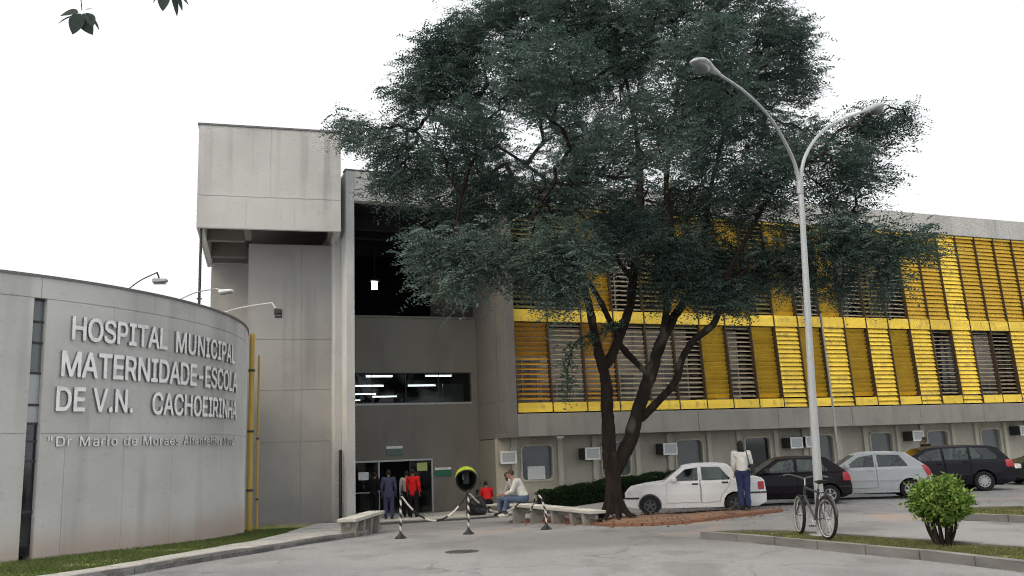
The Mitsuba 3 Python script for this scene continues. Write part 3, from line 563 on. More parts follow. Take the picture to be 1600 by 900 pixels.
# ground-floor wall with rounded windows, pilasters
WC = [1.64 + 3.48 * i for i in range(10)]
wm = m3.Manifold.cube([SE + .1, .25, 3.15]).translate([-.1 + .1, 1.2, -.9])
for c in WC: wm -= man_poly(rrect(c - .64, c + .64, .60, 1.90, .16), 1.0).rotate([90, 0, 0]).translate([0, 2.0, 0])
add('ground_floor_wall', FAC.put(wm), 'wall_paint', t_b)
B('recess_side_low', 'taupe_paint', (-.002, .25, 1.45, 3.29, -.9, 2.2))
for i, c in enumerate(WC):
    fr = man_poly(rrect(c - .70, c + .70, .54, 1.96, .2).difference(rrect(c - .635, c + .635, .605, 1.895, .155)), .10).rotate([90, 0, 0]).translate([0, 1.25, 0])
    k = add('window', FAC.put(fr), 'pilaster_paint', t_b)
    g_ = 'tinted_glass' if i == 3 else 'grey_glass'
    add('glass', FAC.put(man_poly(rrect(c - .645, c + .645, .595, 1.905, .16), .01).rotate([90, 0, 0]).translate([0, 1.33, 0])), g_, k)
    if i == 0: add('paper', fbox(FAC, c - .38, c + .36, 1.29, 1.296, .62, 1.12), 'paper', k, label='white sheet on the lower part of the window')
    for s in (c - .98, c + .98): add('pilaster', fbox(FAC, s - .11, s + .11, 1.10, 1.199, -.9, 2.235, ch=.01), 'pilaster_paint', t_b)
B('wall_base', 'room_mid', (.01, SE, 1.15, 1.198, -.9, -.2))
# air conditioners
acs = [(.33, 1.5, 'white air conditioner box at the left corner of the ground floor'), (3.76, 1.52, 'white air conditioner box second from the entrance, left of the tree trunk'), (7.3, 1.58, 'white air conditioner box between the tree trunk and the white car'),
       (13.68, 1.62, 'left one of two air conditioner boxes side by side'), (14.5, 1.64, 'right one of two air conditioner boxes side by side, next to the lamp post'), (20.68, 1.72, 'white air conditioner box above the silver car'), (27.65, 1.78, 'white air conditioner box at the right edge above the black car')]
for s, z, lab in acs:
    t = thing('air_conditioner', lab, 'air conditioner', 'air conditioners on the ground floor wall'); pr = .62 if s > 1 else .3
    f0 = 1.2 - pr
    add('case', fbox(FAC, s - .31, s + .31, f0, 1.198, z - .22, z + .22, ch=.015), 'dark_metal' if s > 1 else 'metal_grey', t)
    add('front_frame', join([fbox(FAC, s - .33, s + .33, f0 - .03, f0 - .002, z - .24, z - .17), fbox(FAC, s - .33, s + .33, f0 - .03, f0 - .002, z + .17, z + .24), fbox(FAC, s - .33, s - .26, f0 - .03, f0 - .002, z - .168, z + .168), fbox(FAC, s + .26, s + .33, f0 - .03, f0 - .002, z - .168, z + .168)]), 'white_paint', t)
    add('grille', join([fbox(FAC, s - .258, s + .258, f0 - .012, f0 - .004, z - .165, z + .165), fbox(FAC, s - .25, s + .25, f0 - .024, f0 - .0125, z - .05, z - .01), fbox(FAC, s - .25, s + .25, f0 - .024, f0 - .0125, z + .06, z + .10)]), 'metal_grey', t)
t = thing('wall_lamp', 'small white lamp under the fascia near the corner of the building', 'lamp')
add('body', fbox(FAC, 2.05, 2.35, .12, .26, 2.17, 2.237, ch=.015), 'white_paint', t); add('lens', fbox(FAC, 2.08, 2.32, .14, .24, 2.15, 2.168), 'paper', t)
# hedge along the wall
t = thing('hedge', 'low dark clipped hedge along the ground floor wall behind the bench and tree', 'hedge')
hp = [FAC((s, .35 + .1 * math.sin(s), 0)) for s in np.linspace(1.3, 8.2, 12)]
N = 26000; r = np.random.default_rng(5)
s = r.uniform(1.2, 8.3, N); u = r.random(N); face = r.integers(0, 3, N)
bump = .10 * (meshkit.fbm(np.c_[s * 1.8, 0 * s, 0 * s], 3) - .5)
hh = .72 + bump * 3
w = np.where(face == 0, -.35 + r.normal(0, .05, N), r.uniform(-.35, .5, N)); z = np.where(face == 0, u * hh, hh + r.normal(0, .035, N)); w[face == 2] = r.uniform(-.4, .5, (face == 2).sum()); z[face == 2] = (r.random((face == 2).sum())) * hh[face == 2]
P = FAC(np.c_[s, w - .05, z]); P[:, 2] += zg(P[:, 0], P[:, 1])
def leaf_cards(P, size, r, aspect=.5, up=.35, dirs=None, nrm=None):
    n = len(P)
    if nrm is None: nrm = r.normal(0, 1, (n, 3)); nrm[:, 2] += up * 2
    nrm = nrm.copy(); nrm /= np.linalg.norm(nrm, axis=1, keepdims=True)
    d = r.normal(0, 1, (n, 3)) if dirs is None else dirs + r.normal(0, .45, (n, 3)); d -= nrm * (d * nrm).sum(1, keepdims=True); d /= np.linalg.norm(d, axis=1, keepdims=True) + 1e-9
    e = np.cross(nrm, d); sz = (size * r.uniform(.65, 1.35, n))[:, None]
    v = np.stack([P - d * sz * .5, P + e * sz * aspect * .5 - d * sz * .05, P + d * sz * .5, P - e * sz * aspect * .5 - d * sz * .05], 1).reshape(-1, 3)
    i = np.arange(n)[:, None] * 4
    return trimesh.Trimesh(v, np.vstack([i + [0, 1, 2], i + [0, 2, 3]]), process=False)
add('foliage', leaf_cards(P, .075, r), 'hedge_leaf', t)
core = []
for a, b in zip(np.linspace(1.25, 8.0, 28), np.linspace(1.5, 8.25, 28)):
    c = FAC(((a + b) / 2, .05, 0)); zz = zg(c[0], c[1]); core.append(fbox(FAC, a, b - .02, -.28, .42, zz - .1, zz + .6))
add('stems', join(core), 'flat_black', t)  # added black boxes standing in for the dark inside of the hedge
# ------------------------------------------------------------------ tree
LIMBS = {
    'trunk': [(2.37, 22.70, 0.10, 0.300), (2.36, 22.70, 0.45, 0.225), (2.35, 22.70, 0.93, 0.215), (2.36, 22.70, 1.30, 0.225), (2.41, 22.70, 1.58, 0.20)],
    'left': [(2.30, 22.70, 1.20, 0.170), (2.31, 22.65, 1.88, 0.190), (2.31, 22.60, 2.69, 0.170), (2.32, 22.60, 3.34, 0.165), (2.25, 22.60, 3.92, 0.150), (2.12, 22.40, 4.56, 0.120), (2.01, 22.20, 5.29, 0.110), (1.87, 22.00, 5.92, 0.090), (1.53, 21.70, 6.37, 0.070), (1.12, 21.30, 6.71, 0.045), (0.53, 20.90, 7.20, 0.030)],
    'l2': [(2.29, 22.60, 3.75, 0.130), (2.59, 22.70, 4.20, 0.135), (2.80, 22.80, 4.67, 0.135), (3.09, 22.90, 5.36, 0.130), (3.25, 23.00, 6.06, 0.125), (3.41, 23.10, 6.95, 0.120), (3.54, 23.20, 8.05, 0.110), (3.67, 23.30, 9.36, 0.090), (3.62, 23.50, 10.94, 0.060), (3.46, 23.60, 12.54, 0.040)],
    'l3': [(2.72, 22.80, 4.51, 0.080), (2.52, 22.40, 4.88, 0.080), (2.24, 22.10, 5.43, 0.075), (1.95, 22.20, 5.99, 0.060), (1.53, 22.50, 6.41, 0.050), (0.96, 23.20, 8.15, 0.040), (0.12, 23.70, 9.26, 0.030)],
    'cross': [(3.52, 23.00, 3.46, 0.100), (3.27, 23.00, 3.80, 0.090), (2.98, 22.90, 4.07, 0.090), (2.72, 22.80, 4.37, 0.080)],
    'right': [(2.47, 22.70, 1.15, 0.170), (2.68, 22.75, 1.55, 0.185), (2.88, 22.80, 1.90, 0.200), (3.14, 22.90, 2.64, 0.180), (3.39, 23.00, 3.25, 0.180), (3.61, 23.00, 3.74, 0.175), (3.87, 23.10, 4.42, 0.160), (4.24, 23.20, 5.02, 0.140), (4.56, 23.30, 5.40, 0.120), (4.98, 23.50, 5.95, 0.100), (5.27, 23.70, 6.84, 0.090), (5.59, 24.00, 8.19, 0.080), (6.06, 24.30, 9.79, 0.060), (6.61, 24.50, 11.41, 0.040)],
    'r1': [(3.91, 23.10, 4.50, 0.100), (4.07, 22.90, 5.32, 0.100), (4.17, 22.70, 6.31, 0.100), (4.27, 22.40, 7.45, 0.090), (4.20, 22.10, 8.59, 0.075), (4.42, 21.80, 9.88, 0.060), (4.77, 21.70, 11.42, 0.040)],
    'r2': [(3.19, 22.90, 2.42, 0.110), (3.47, 22.80, 2.69, 0.110), (3.84, 22.70, 3.04, 0.100), (4.15, 22.60, 3.40, 0.100), (4.28, 22.60, 3.84, 0.100), (4.61, 22.40, 4.35, 0.100), (4.97, 22.30, 4.62, 0.100), (5.21, 22.20, 4.86, 0.095), (5.36, 22.10, 5.39, 0.085), (5.55, 21.90, 6.01, 0.075), (6.06, 21.70, 6.86, 0.065), (6.75, 21.50, 7.95, 0.050), (7.63, 21.40, 8.91, 0.030)],
    'r3': [(5.46, 22.00, 5.70, 0.050), (6.27, 22.10, 6.19, 0.045), (7.33, 22.20, 6.59, 0.040), (8.48, 22.10, 6.86, 0.035), (9.33, 21.80, 6.67, 0.025)],
    'l4': [(1.87, 22.00, 5.92, 0.060), (1.17, 21.70, 6.55, 0.050), (0.05, 21.40, 7.02, 0.040), (-1.06, 21.10, 6.99, 0.030)],
    'l5': [(3.25, 23.00, 6.06, 0.070), (2.35, 23.50, 7.63, 0.060), (1.02, 23.70, 9.22, 0.050), (-0.56, 23.30, 10.27, 0.040), (-1.94, 22.90, 10.74, 0.030)],
}
CLUMPS = [
    (-4.28, 22.70, 10.48, 0.46, 0.27, 0.6),
    (-3.42, 22.20, 10.13, 0.81, 0.58, 0.8),
    (-2.52, 22.70, 11.24, 0.83, 0.83, 1.0),
    (-2.70, 23.20, 9.49, 1.02, 0.85, 1.0),
    (-1.44, 22.70, 12.32, 0.99, 0.99, 1.0),
    (-1.05, 20.70, 9.43, 1.06, 0.91, 0.8),
    (-1.75, 20.70, 6.57, 0.83, 0.54, 1.0),
    (-0.66, 20.50, 6.28, 0.90, 0.72, 1.2),
    (-0.85, 22.70, 8.44, 1.33, 0.83, 1.0),
    (-3.00, 22.70, 8.70, 0.66, 0.43, 0.5),
    (0.10, 23.20, 13.66, 1.35, 1.02, 1.0),
    (0.81, 24.70, 12.54, 1.44, 0.90, 0.6),
    (0.92, 21.70, 8.25, 1.27, 0.79, 1.0),
    (1.08, 20.10, 6.28, 0.81, 0.85, 1.0),
    (1.65, 21.70, 13.19, 1.27, 0.95, 1.0),
    (0.79, 21.20, 5.65, 0.54, 0.43, 0.6),
    (2.98, 21.70, 12.58, 1.43, 1.11, 1.0),
    (3.21, 25.70, 12.46, 1.50, 1.13, 0.6),
    (3.28, 24.90, 8.53, 1.45, 0.91, 1.1),
    (2.07, 19.70, 8.38, 1.15, 0.72, 0.7),
    (4.92, 22.70, 13.39, 1.49, 1.16, 1.0),
    (4.56, 20.30, 9.96, 1.19, 0.89, 0.9),
    (5.46, 23.70, 8.48, 1.38, 0.95, 1.0),
    (5.29, 24.70, 7.06, 0.99, 0.90, 1.0),
    (5.77, 23.50, 6.24, 1.03, 0.86, 1.2),
    (4.76, 26.20, 10.70, 1.34, 0.96, 0.5),
    (6.38, 21.70, 12.44, 1.11, 1.11, 1.0),
    (7.22, 23.70, 11.06, 1.21, 1.04, 0.8),
    (6.49, 21.70, 8.02, 1.11, 0.87, 1.0),
    (6.87, 22.70, 6.38, 1.08, 0.75, 1.2),
    (7.84, 22.70, 13.08, 0.63, 0.75, 0.8),
    (8.30, 23.20, 11.58, 0.68, 0.68, 0.7),
    (8.11, 21.70, 8.65, 1.11, 0.87, 1.1),
    (9.70, 22.70, 9.82, 0.83, 0.66, 1.0),
    (10.53, 22.70, 10.15, 0.46, 0.40, 0.5),
    (9.81, 22.70, 8.46, 0.60, 0.56, 0.7),
    (8.00, 21.70, 6.78, 1.11, 0.63, 1.0),
    (8.98, 21.20, 6.38, 1.08, 0.53, 1.0),
    (10.32, 21.70, 6.44, 0.60, 0.32, 0.5),
    (9.32, 21.50, 5.53, 0.38, 0.56, 0.5),
    (8.25, 22.70, 5.81, 0.83, 0.50, 0.8),
    (9.14, 22.70, 7.86, 0.66, 0.41, 0.3),
    (0.86, 17.70, 9.62, 1.16, 0.90, 0.8),
    (2.83, 17.70, 8.09, 1.16, 0.78, 0.6),
    (4.45, 17.70, 9.76, 1.16, 0.90, 0.8),
    (-0.66, 26.70, 10.87, 1.36, 1.17, 0.7),
    (3.54, 27.70, 14.66, 1.82, 1.21, 0.8),
    (6.82, 27.70, 12.47, 1.82, 1.21, 0.6),
    (8.93, 26.70, 10.92, 1.36, 0.97, 0.8),
    (3.97, 22.70, 15.19, 2.32, 0.83, 1.0),
    (1.42, 22.70, 14.90, 1.33, 0.66, 0.6),
    (6.28, 22.70, 14.70, 1.33, 0.66, 0.6),
]

t_tree = thing('tree', 'large dark leafy tree with a forked trunk in front of the yellow louvres', 'tree')
r = np.random.default_rng(21)
nodes, parent, depth, rad0, onlimb = [], [], [], [], []
limb_meshes = []
for name, L in LIMBS.items():
    L = np.array(L); L[:, 3] *= .92; c = curve(L, 9); c[:, :3] += np.cumsum(r.normal(0, .006, (len(c), 3)), 0) * np.linspace(0, 1, len(c))[:, None]
    limb_meshes.append((name, c))
    if name in ('trunk', 'cross'): continue
    base = len(nodes)
    for i, q in enumerate(c):
        nodes.append(q[:3]); parent.append(base + i - 1 if i else -1); depth.append(0.0); rad0.append(q[3]); onlimb.append(True)
def wobble_tube(c, sides, seed):
    m = tube(c[:, :3], c[:, 3], sides); v = m.vertices.copy()
    k = (len(v) - 2) // sides; ctr = np.repeat(c[:, :3], sides, 0)
    d = v[:k * sides] - ctr; f = 1 + .5 * (meshkit.fbm(v[:k * sides] * [5, 5, 2.2], 3, seed) - .5)[:, None] + .30 * (np.abs(meshkit.fbm(v[:k * sides] * [17, 17, 3.2], 2, seed + 9) - .5) * 2)[:, None] - .08
    v[:k * sides] = ctr + d * f; m.vertices = v; return m
trunk = [m for m in limb_meshes if m[0] == 'trunk'][0][1]
# buttressed foot
foot = []
for a in np.linspace(0, 2 * np.pi, 7, endpoint=False):
    d = np.array([math.cos(a + .3), math.sin(a + .3), 0]); b0 = trunk[0, :3]
    foot.append(np.c_[curve([b0 + d * .11 + [0, 0, .75], b0 + d * .18 + [0, 0, .3], b0 + d * r.uniform(.32, .42) + [0, 0, -.02], b0 + d * r.uniform(.5, .8) + [0, 0, -.14]], 4), np.linspace(.10, .035, 13)])
add('trunk', join([wobble_tube(trunk, 40, 1)] + [wobble_tube(f, 14, 2) for f in foot]), 'bark', t_tree, smooth=60)
for i, (name, c) in enumerate(limb_meshes):
    if name != 'trunk': add('limb', wobble_tube(c, 26, i + 3), 'bark', t_tree, smooth=60)
# attractors fill the crown clumps; each is tied to the nearest limb or twig
att, wt = [], []
for x, y, z, rx, rz, w in CLUMPS:
    n = int(76 * w * rx * rz + 8); d = r.normal(0, 1, (n, 3)); d /= np.linalg.norm(d, axis=1, keepdims=True)
    q = d * (r.random((n, 1)) ** .38) * [rx, (rx + rz) * .62, rz] + [x, y, z]
    att.append(q)
for x, y, z, rx, rz, w in [(4.2, 22.0, 6.6, .9, .7, 1.2), (5.0, 22.4, 5.9, .8, .6, 1.2), (5.9, 22.0, 5.95, .8, .5, 1.2), (6.4, 22.5, 5.6, .6, .4, 1), (-1.5, 20.6, 5.75, .8, .35, 1), (.9, 20.0, 5.7, .6, .4, 1), (3.0, 21.5, 7.0, .9, .6, 1), (2.2, 23.5, 6.9, .9, .6, 1), (1.2, 20.0, 5.3, .5, .45, .9), (.6, 20.3, 5.9, .6, .4, .9), (1.6, 20.6, 6.2, .6, .5, 1), (3.9, 22.2, 5.75, .6, .45, 1), (5.5, 22.2, 5.35, .6, .4, 1), (-1.2, 22.0, 12.6, .9, .8, 1), (-.6, 23.5, 11.2, 1.0, .8, 1), (7.6, 22.5, 12.3, .9, .9, 1), (1.2, 23.0, 11.4, 1.0, .7, .7), (6.0, 24.2, 10.0, .9, .7, .7), (1.5, 23.2, 10.4, .9, .6, .5), (-1.6, 22.2, 11.6, .8, .7, .9), (2.2, 23.0, 9.9, .7, .6, .6)]:
    n = int(64 * w * rx * rz + 8); d = r.normal(0, 1, (n, 3)); d /= np.linalg.norm(d, axis=1, keepdims=True); att.append(d * (r.random((n, 1)) ** .38) * [rx, rx * .8, rz] + [x, y, z])
att = np.vstack(att); keep = meshkit.fbm(att * .75, 2, 5) > .35
att = att[keep]
base_nodes = np.array(nodes); dist0 = cKDTree(base_nodes).query(att)[0]
order = np.argsort(dist0)
nodes = [np.array(n) for n in nodes]; NP = np.zeros((len(nodes) + 3 * len(att), 3)); ND = np.zeros(len(NP)); NP[:len(nodes)] = nodes
nn = len(nodes); par = list(parent); ends, enddir = [], []
for k in order:
    q = att[k]; d = np.linalg.norm(NP[:nn] - q, axis=1); cost = d + .28 * ND[:nn] + .35 * np.maximum(0, NP[:nn, 2] - q[2] - .2)
    j = int(np.argmin(cost)); a = NP[j]; L = d[j]
    m1 = a + (q - a) * .45 + r.normal(0, .07, 3) * L + [0, 0, .10 * L]
    NP[nn], par_j = m1, j; par.append(j); ND[nn] = ND[j] + L * .5
    NP[nn + 1] = q; par.append(nn); ND[nn + 1] = ND[j] + L; nn += 2
    ends.append(q); enddir.append((q - m1) / (np.linalg.norm(q - m1) + 1e-6))
cnt = np.ones(nn)
first = len(nodes)
for i in range(nn - 1, first - 1, -1):
    if par[i] >= 0: cnt[par[i]] += cnt[i]
rr = np.clip(.0075 * cnt ** .44, .007, .05)
tw = []
for i in range(first, nn):
    j = par[i]
    if j < 0: continue
    tw.append((NP[j], NP[i], min(rr[j] if j >= first else rr[i] * 1.3, rr[i] * 1.5), rr[i]))
A = np.array([q[0] for q in tw]); Bq = np.array([q[1] for q in tw]); ra = np.array([q[2] for q in tw]); rb = np.array([q[3] for q in tw])
def sticks(A, Bq, ra, rb, sides=4):
    t = Bq - A; t /= np.linalg.norm(t, axis=1, keepdims=True) + 1e-9; a = np.cross(t, [.3, .5, .81]); a /= np.linalg.norm(a, axis=1, keepdims=True) + 1e-9; b = np.cross(t, a)
    ang = np.arange(sides) * 2 * np.pi / sides; o = np.cos(ang)[None, :, None] * a[:, None] + np.sin(ang)[None, :, None] * b[:, None]
    v = np.concatenate([A[:, None] + o * ra[:, None, None], Bq[:, None] + o * rb[:, None, None]], 1).reshape(-1, 3); n = len(A)
    f = []
    for k in range(sides):
        k2 = (k + 1) % sides; f += [[k, k2, sides + k2], [k, sides + k2, sides + k]]
    return trimesh.Trimesh(v, (np.arange(n)[:, None, None] * 2 * sides + np.array(f)[None]).reshape(-1, 3), process=False)
add('twigs', sticks(A, Bq, ra, rb), 'bark', t_tree, kind='stuff')
ends, enddir = np.array(ends), np.array(enddir)
NS = 13
c0 = np.repeat(ends, NS, 0) + r.normal(0, .16, (len(ends) * NS, 3)); dr0 = np.repeat(enddir, NS, 0) + r.normal(0, .55, (len(ends) * NS, 3)); dr0[:, 2] *= .55; dr0 /= np.linalg.norm(dr0, axis=1, keepdims=True)
NL = 12
tt = np.linspace(-.1, 1, NL); side = np.where(np.arange(NL) % 2, 1.0, -1.0)
lat = np.cross(dr0, [0, 0, 1.0]); lat /= np.linalg.norm(lat, axis=1, keepdims=True) + 1e-6
ln = r.uniform(.25, .55, len(c0))
P = c0[:, None] + dr0[:, None] * (tt[None, :, None] * ln[:, None, None]) + lat[:, None] * (side * .045)[None, :, None]
P[:, :, 2] -= (.10 * np.clip(tt, 0, 1) ** 2)[None]
P = P.reshape(-1, 3); NR = r.normal(0, .42, (len(c0), 3)); NR[:, 2] += 1.0; NR = np.repeat(NR, NL, 0) + r.normal(0, .22, (len(c0) * NL, 3)); D = (dr0[:, None] * .6 + lat[:, None] * side[None, :, None]).reshape(-1, 3)
lm = leaf_cards(P, (.088), r, aspect=.42, dirs=D, nrm=NR)
tone = np.repeat(np.repeat(np.clip(r.random(len(ends)) * .6 + 1.4 * (meshkit.fbm(ends * .55, 2, 9) - .38) + .55 * ((ends[:, 0] < 1.9) & (ends[:, 2] < 7.0)), 0, 1.5), NS), NL); t2 = r.random(len(P))  # low left leaves toned lighter, a sunlit look put into their colour
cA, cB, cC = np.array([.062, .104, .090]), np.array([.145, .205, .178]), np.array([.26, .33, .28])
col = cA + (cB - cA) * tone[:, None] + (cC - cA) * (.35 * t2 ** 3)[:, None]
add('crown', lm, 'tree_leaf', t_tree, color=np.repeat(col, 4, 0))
# regrowth: a pale leafy spray at the cut limb
rg = []
for (p0, p1, rad, n) in (((2.42, 22.35, 4.72), (1.35, 21.9, 4.15), .16, 260), ((1.35, 21.9, 4.1), (1.25, 21.9, 2.9), .22, 340), ((2.8, 22.3, 4.85), (2.3, 22.3, 4.75), .10, 120)):
    u = r.random((n, 1)); rg.append(np.array(p0) * (1 - u) + np.array(p1) * u + r.normal(0, rad * .6, (n, 3)))
rg = np.vstack(rg); col = np.array([.10, .15, .11]) * r.uniform(.6, 1.2, (len(rg), 1))
add('new_shoots', leaf_cards(rg, .11, r, .45, .5), 'tree_leaf', t_tree, color=np.repeat(col, 4, 0), label='pale green regrowth hanging from the left stem', kind='stuff')
add('shoot_stem', tube(curve([(2.2, 22.45, 4.3), (1.9, 22.2, 4.55), (1.5, 21.95, 4.3), (1.3, 21.9, 3.6), (1.27, 21.9, 2.9)], 4), np.linspace(.03, .008, 17), 6), 'bark', t_tree)
print('tree leaves', len(P), 'twigs', len(A))

# ------------------------------------------------------------------ bush on the island
t = thing('bush', 'rounded bright green bush with several bare stalks on the near traffic island', 'bush')
b0 = np.array([6.36, 13.76, .11]); r = np.random.default_rng(4); tips = []
stm = []
for i in range(13):
    a = i * 2.4; top = b0 + [.25 * math.cos(a) * r.uniform(.3, 1.1), .22 * math.sin(a), r.uniform(.42, .7)]
    foot_ = b0 + [.075 * math.cos(a), .06 * math.sin(a), -.03]; mid = (foot_ + top) / 2 + [.03 * math.cos(a), 0, -.05]
    add('stem', tube(curve([foot_, mid, top], 4), np.linspace(.026, .009, 9), 6), 'bark', t, smooth=50); tips.append(top)
tips = np.array(tips); c = b0 + [0.04, 0, .65]
n = 1050; d = r.normal(0, 1, (n, 3)); d /= np.linalg.norm(d, axis=1, keepdims=True); rad = r.random((n, 1)) ** .33
lump = .55 + .9 * (meshkit.fbm(d * 2.1 + 4, 3, 8))[:, None]
q = c + d * rad * lump * [.41, .40, .32]; q[:, 2] = np.maximum(q[:, 2], b0[2] + .20 + .25 * np.hypot(q[:, 0] - c[0], q[:, 1] - c[1]) * (r.random(n)))
j = cKDTree(tips).query(q)[1]
add('twigs', sticks(tips[j], q, np.full(n, .005), np.full(n, .0025), 3), 'bark', t, kind='stuff')
P = np.repeat(q, 9, 0) + r.normal(0, .05, (9 * n, 3)); dirs = np.repeat((q - c) / (np.linalg.norm(q - c, axis=1, keepdims=True) + 1e-6), 9, 0); dirs[:, 2] += .5
u = r.random((len(P), 1)); col = np.array([.085, .19, .03]) * (1 - u) + np.array([.33, .44, .12]) * u ** 1.5
add('foliage', leaf_cards(P, .075, r, .5, .5, dirs), 'bush_leaf', t, color=np.repeat(col, 4, 0))

# ------------------------------------------------------------------ foreground twig leaves at the top left
def big_leaf(p, d, nrm, L, W):
    d = np.array(d, float); d /= np.linalg.norm(d); nrm = np.array(nrm, float); nrm -= d * (d @ nrm); nrm /= np.linalg.norm(nrm); e = np.cross(nrm, d); k = 9
    u = np.linspace(0, 1, k); prof = np.sin(np.pi * u ** .8) ** .8 * W / 2; v = []
    for a, w in zip(u, prof):
        c = np.array(p) + d * a * L - nrm * .18 * L * a * a
        v += [c - e * w + nrm * .25 * w, c, c + e * w + nrm * .25 * w]
    f = []
    for i in range(k - 1):
        for s in (0, 1): o = i * 3 + s; f += [[o, o + 1, o + 4], [o, o + 4, o + 3]]
    return trimesh.Trimesh(np.array(v), f, process=False)
t = thing('overhanging_twig', 'dark leafy twig ends hanging into the top left corner of the sky', 'branch')
add('branch', tube(curve([(-3.2, 3.6, 4.3), (-2.3, 3.2, 3.95), (-1.6, 3.02, 3.72), (-1.1, 2.95, 3.62)], 6), np.linspace(.03, .01, 19), 7), 'bark', t, smooth=50)
S1 = np.array([-1.555, 3.0, 3.415]); 
add('twig', tube(curve([(-1.58, 3.02, 3.72), (-1.572, 3.0, 3.56), S1], 5), np.linspace(.0022, .0016, 11), 5), 'bark', t)
S2 = np.array([-1.235, 2.98, 3.465])
add('twig', tube(curve([(-1.22, 2.97, 3.64), (-1.235, 2.98, 3.55), S2], 5), np.linspace(.003, .0018, 11), 5), 'bark', t)
for p, d, nn_, L, W in ((S1 + [-.012, 0, -.01], (-1, .1, .12), (0, -.8, .5), .060, .036), (S1 + [-.025, 0, -.02], (-.8, -.1, -.28), (.2, -.4, 1), .05, .02), (S1 + [-.004, 0, -.012], (-.32, -.1, -1), (.3, -1, .1), .062, .042), (S1 + [.004, 0, -.012], (.35, .1, -1), (-.3, -1, .2), .062, .046), (S1 + [.01, .01, -.005], (.75, .2, -.75), (.9, -.2, .5), .058, .026), (S1 + [.012, 0, .002], (.6, .3, .35), (.2, -.5, 1), .022, .012), (S1 + [.02, 0, -.01], (.55, -.3, -.95), (.5, -.8, .2), .05, .03),
                       (S2 + [-.012, 0, -.0], (-1, .2, -.62), (.2, -.5, .9), .042, .024), (S2 + [0, 0, -.004], (-.2, -.1, -1), (0, -1, .2), .052, .036), (S2 + [.02, 0, 0], (.32, 0, -1), (.7, -.7, .1), .07, .018), (S2 + [.028, 0, .002], (.55, 0, -1), (.6, -.6, .3), .06, .017), (S2 + [.03, 0, .004], (.95, 0, -.8), (.3, -.6, .6), .055, .015)):
    add('leaf', big_leaf(p, d, nn_, L * 1.35, W * 1.3), 'near_leaf', t, smooth=True)
# ------------------------------------------------------------------ street lamp, thin pole
def lamp_head(t, tip, d, L=1.0):
    d = np.array(d, float); d /= np.linalg.norm(d); lat = np.cross([0, 0, 1.0], d); lat /= np.linalg.norm(lat); up = np.cross(d, lat)
    def prof(xs, ws, hs, dz, n=14):
        v = []
        for x, w, h, z in zip(xs, ws, hs, dz):
            for a in np.linspace(0, 2 * np.pi, n, endpoint=False): v.append(np.array(tip) + d * x * L + lat * w * math.cos(a) * L + up * (h * math.sin(a) + z) * L)
        f = []
        for i in range(len(xs) - 1):
            for j in range(n): k = (j + 1) % n; f += [[i * n + j, i * n + k, i * n + n + k], [i * n + j, i * n + n + k, i * n + n + j]]
        f += [[0, k + 1, k] for k in range(1, n - 1)] + [[(len(xs) - 1) * n, (len(xs) - 1) * n + k, (len(xs) - 1) * n + k + 1] for k in range(1, n - 1)]
        m = trimesh.Trimesh(np.array(v), f, process=False); m.fix_normals(); return m
    k = add('lamp_housing', prof([-.12, .0, .18, .34, .5, .68, .82, .88], [.045, .06, .085, .13, .17, .17, .12, .03], [.045, .055, .065, .075, .085, .08, .05, .015], [0, 0, .01, .02, .025, .02, .0, -.02]), 'galvanised', t, smooth=50)
    m = prof([.36, .42, .56, .70, .80, .83], [.05, .11, .145, .13, .07, .02], [.04, .10, .14, .12, .05, .01], [-.05, -.06, -.07, -.06, -.05, -.04])
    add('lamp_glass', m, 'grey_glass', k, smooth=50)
t = thing('street_lamp', 'tall grey double arm street lamp standing on the near island behind the bicycle', 'street lamp')
px, py = 5.20, 15.75
fork = np.array([5.44, 15.75, 6.46])
add('pole', tube([(px, py, .05), (px + .03, py, 1.2), (px + .085, py, 2.75), fork - [.02, 0, .6], fork], [.086, .076, .066, .052, .046], 16), 'galvanised', t, smooth=50)
add('base_plate', cuboid(px - .18, px + .18, py - .18, py + .18, .08, .125, .01), 'galvanised', t)
add('collar', tube([fork - [0.02, 0, .22], fork + [0, 0, .03]], .062, 14), 'metal_grey', t, smooth=50)
def arm(c, tip):
    c = curve(c, 7); add('arm', tube(c, np.linspace(.04, .024, len(c)), 10), 'galvanised', t, smooth=50)
    lamp_head(t, c[-1], (np.array(tip) - c[-1]) / np.linalg.norm(np.array(tip) - c[-1]) * .6 + .4 * (c[-1] - c[-2]) / np.linalg.norm(c[-1] - c[-2]), .82)
arm([(5.43, 15.75, 6.15), (5.43, 15.75, 6.40), (5.29, 15.60, 6.91), (4.81, 15.10, 7.47), (4.19, 14.40, 7.71), (3.47, 13.50, 7.72)], (2.6, 12.6, 7.66))
arm([(5.45, 15.75, 6.15), (5.44, 15.75, 6.40), (5.60, 15.80, 6.97), (6.14, 16.30, 7.62), (6.81, 16.90, 8.09), (7.61, 17.60, 8.53)], (8.56, 18.2, 8.93))
t = thing('thin_pole', 'thin pale leaning pole rising behind the dark car right of the street lamp', 'pole')
add('pole', tube([(11.07, 30.9, -.2), (11.02, 30.9, 3), (10.95, 30.95, 6.15)], [.04, .035, .025], 8), 'stone_top', t, smooth=50)
add('cap', tube([(10.95, 30.95, 6.15), (10.949, 30.95, 6.22)], .045, 8), 'dark_metal', t)
add('foot', tube([(11.07, 30.9, -.2), (11.07, 30.9, .12)], .07, 10), 'dark_metal', t)

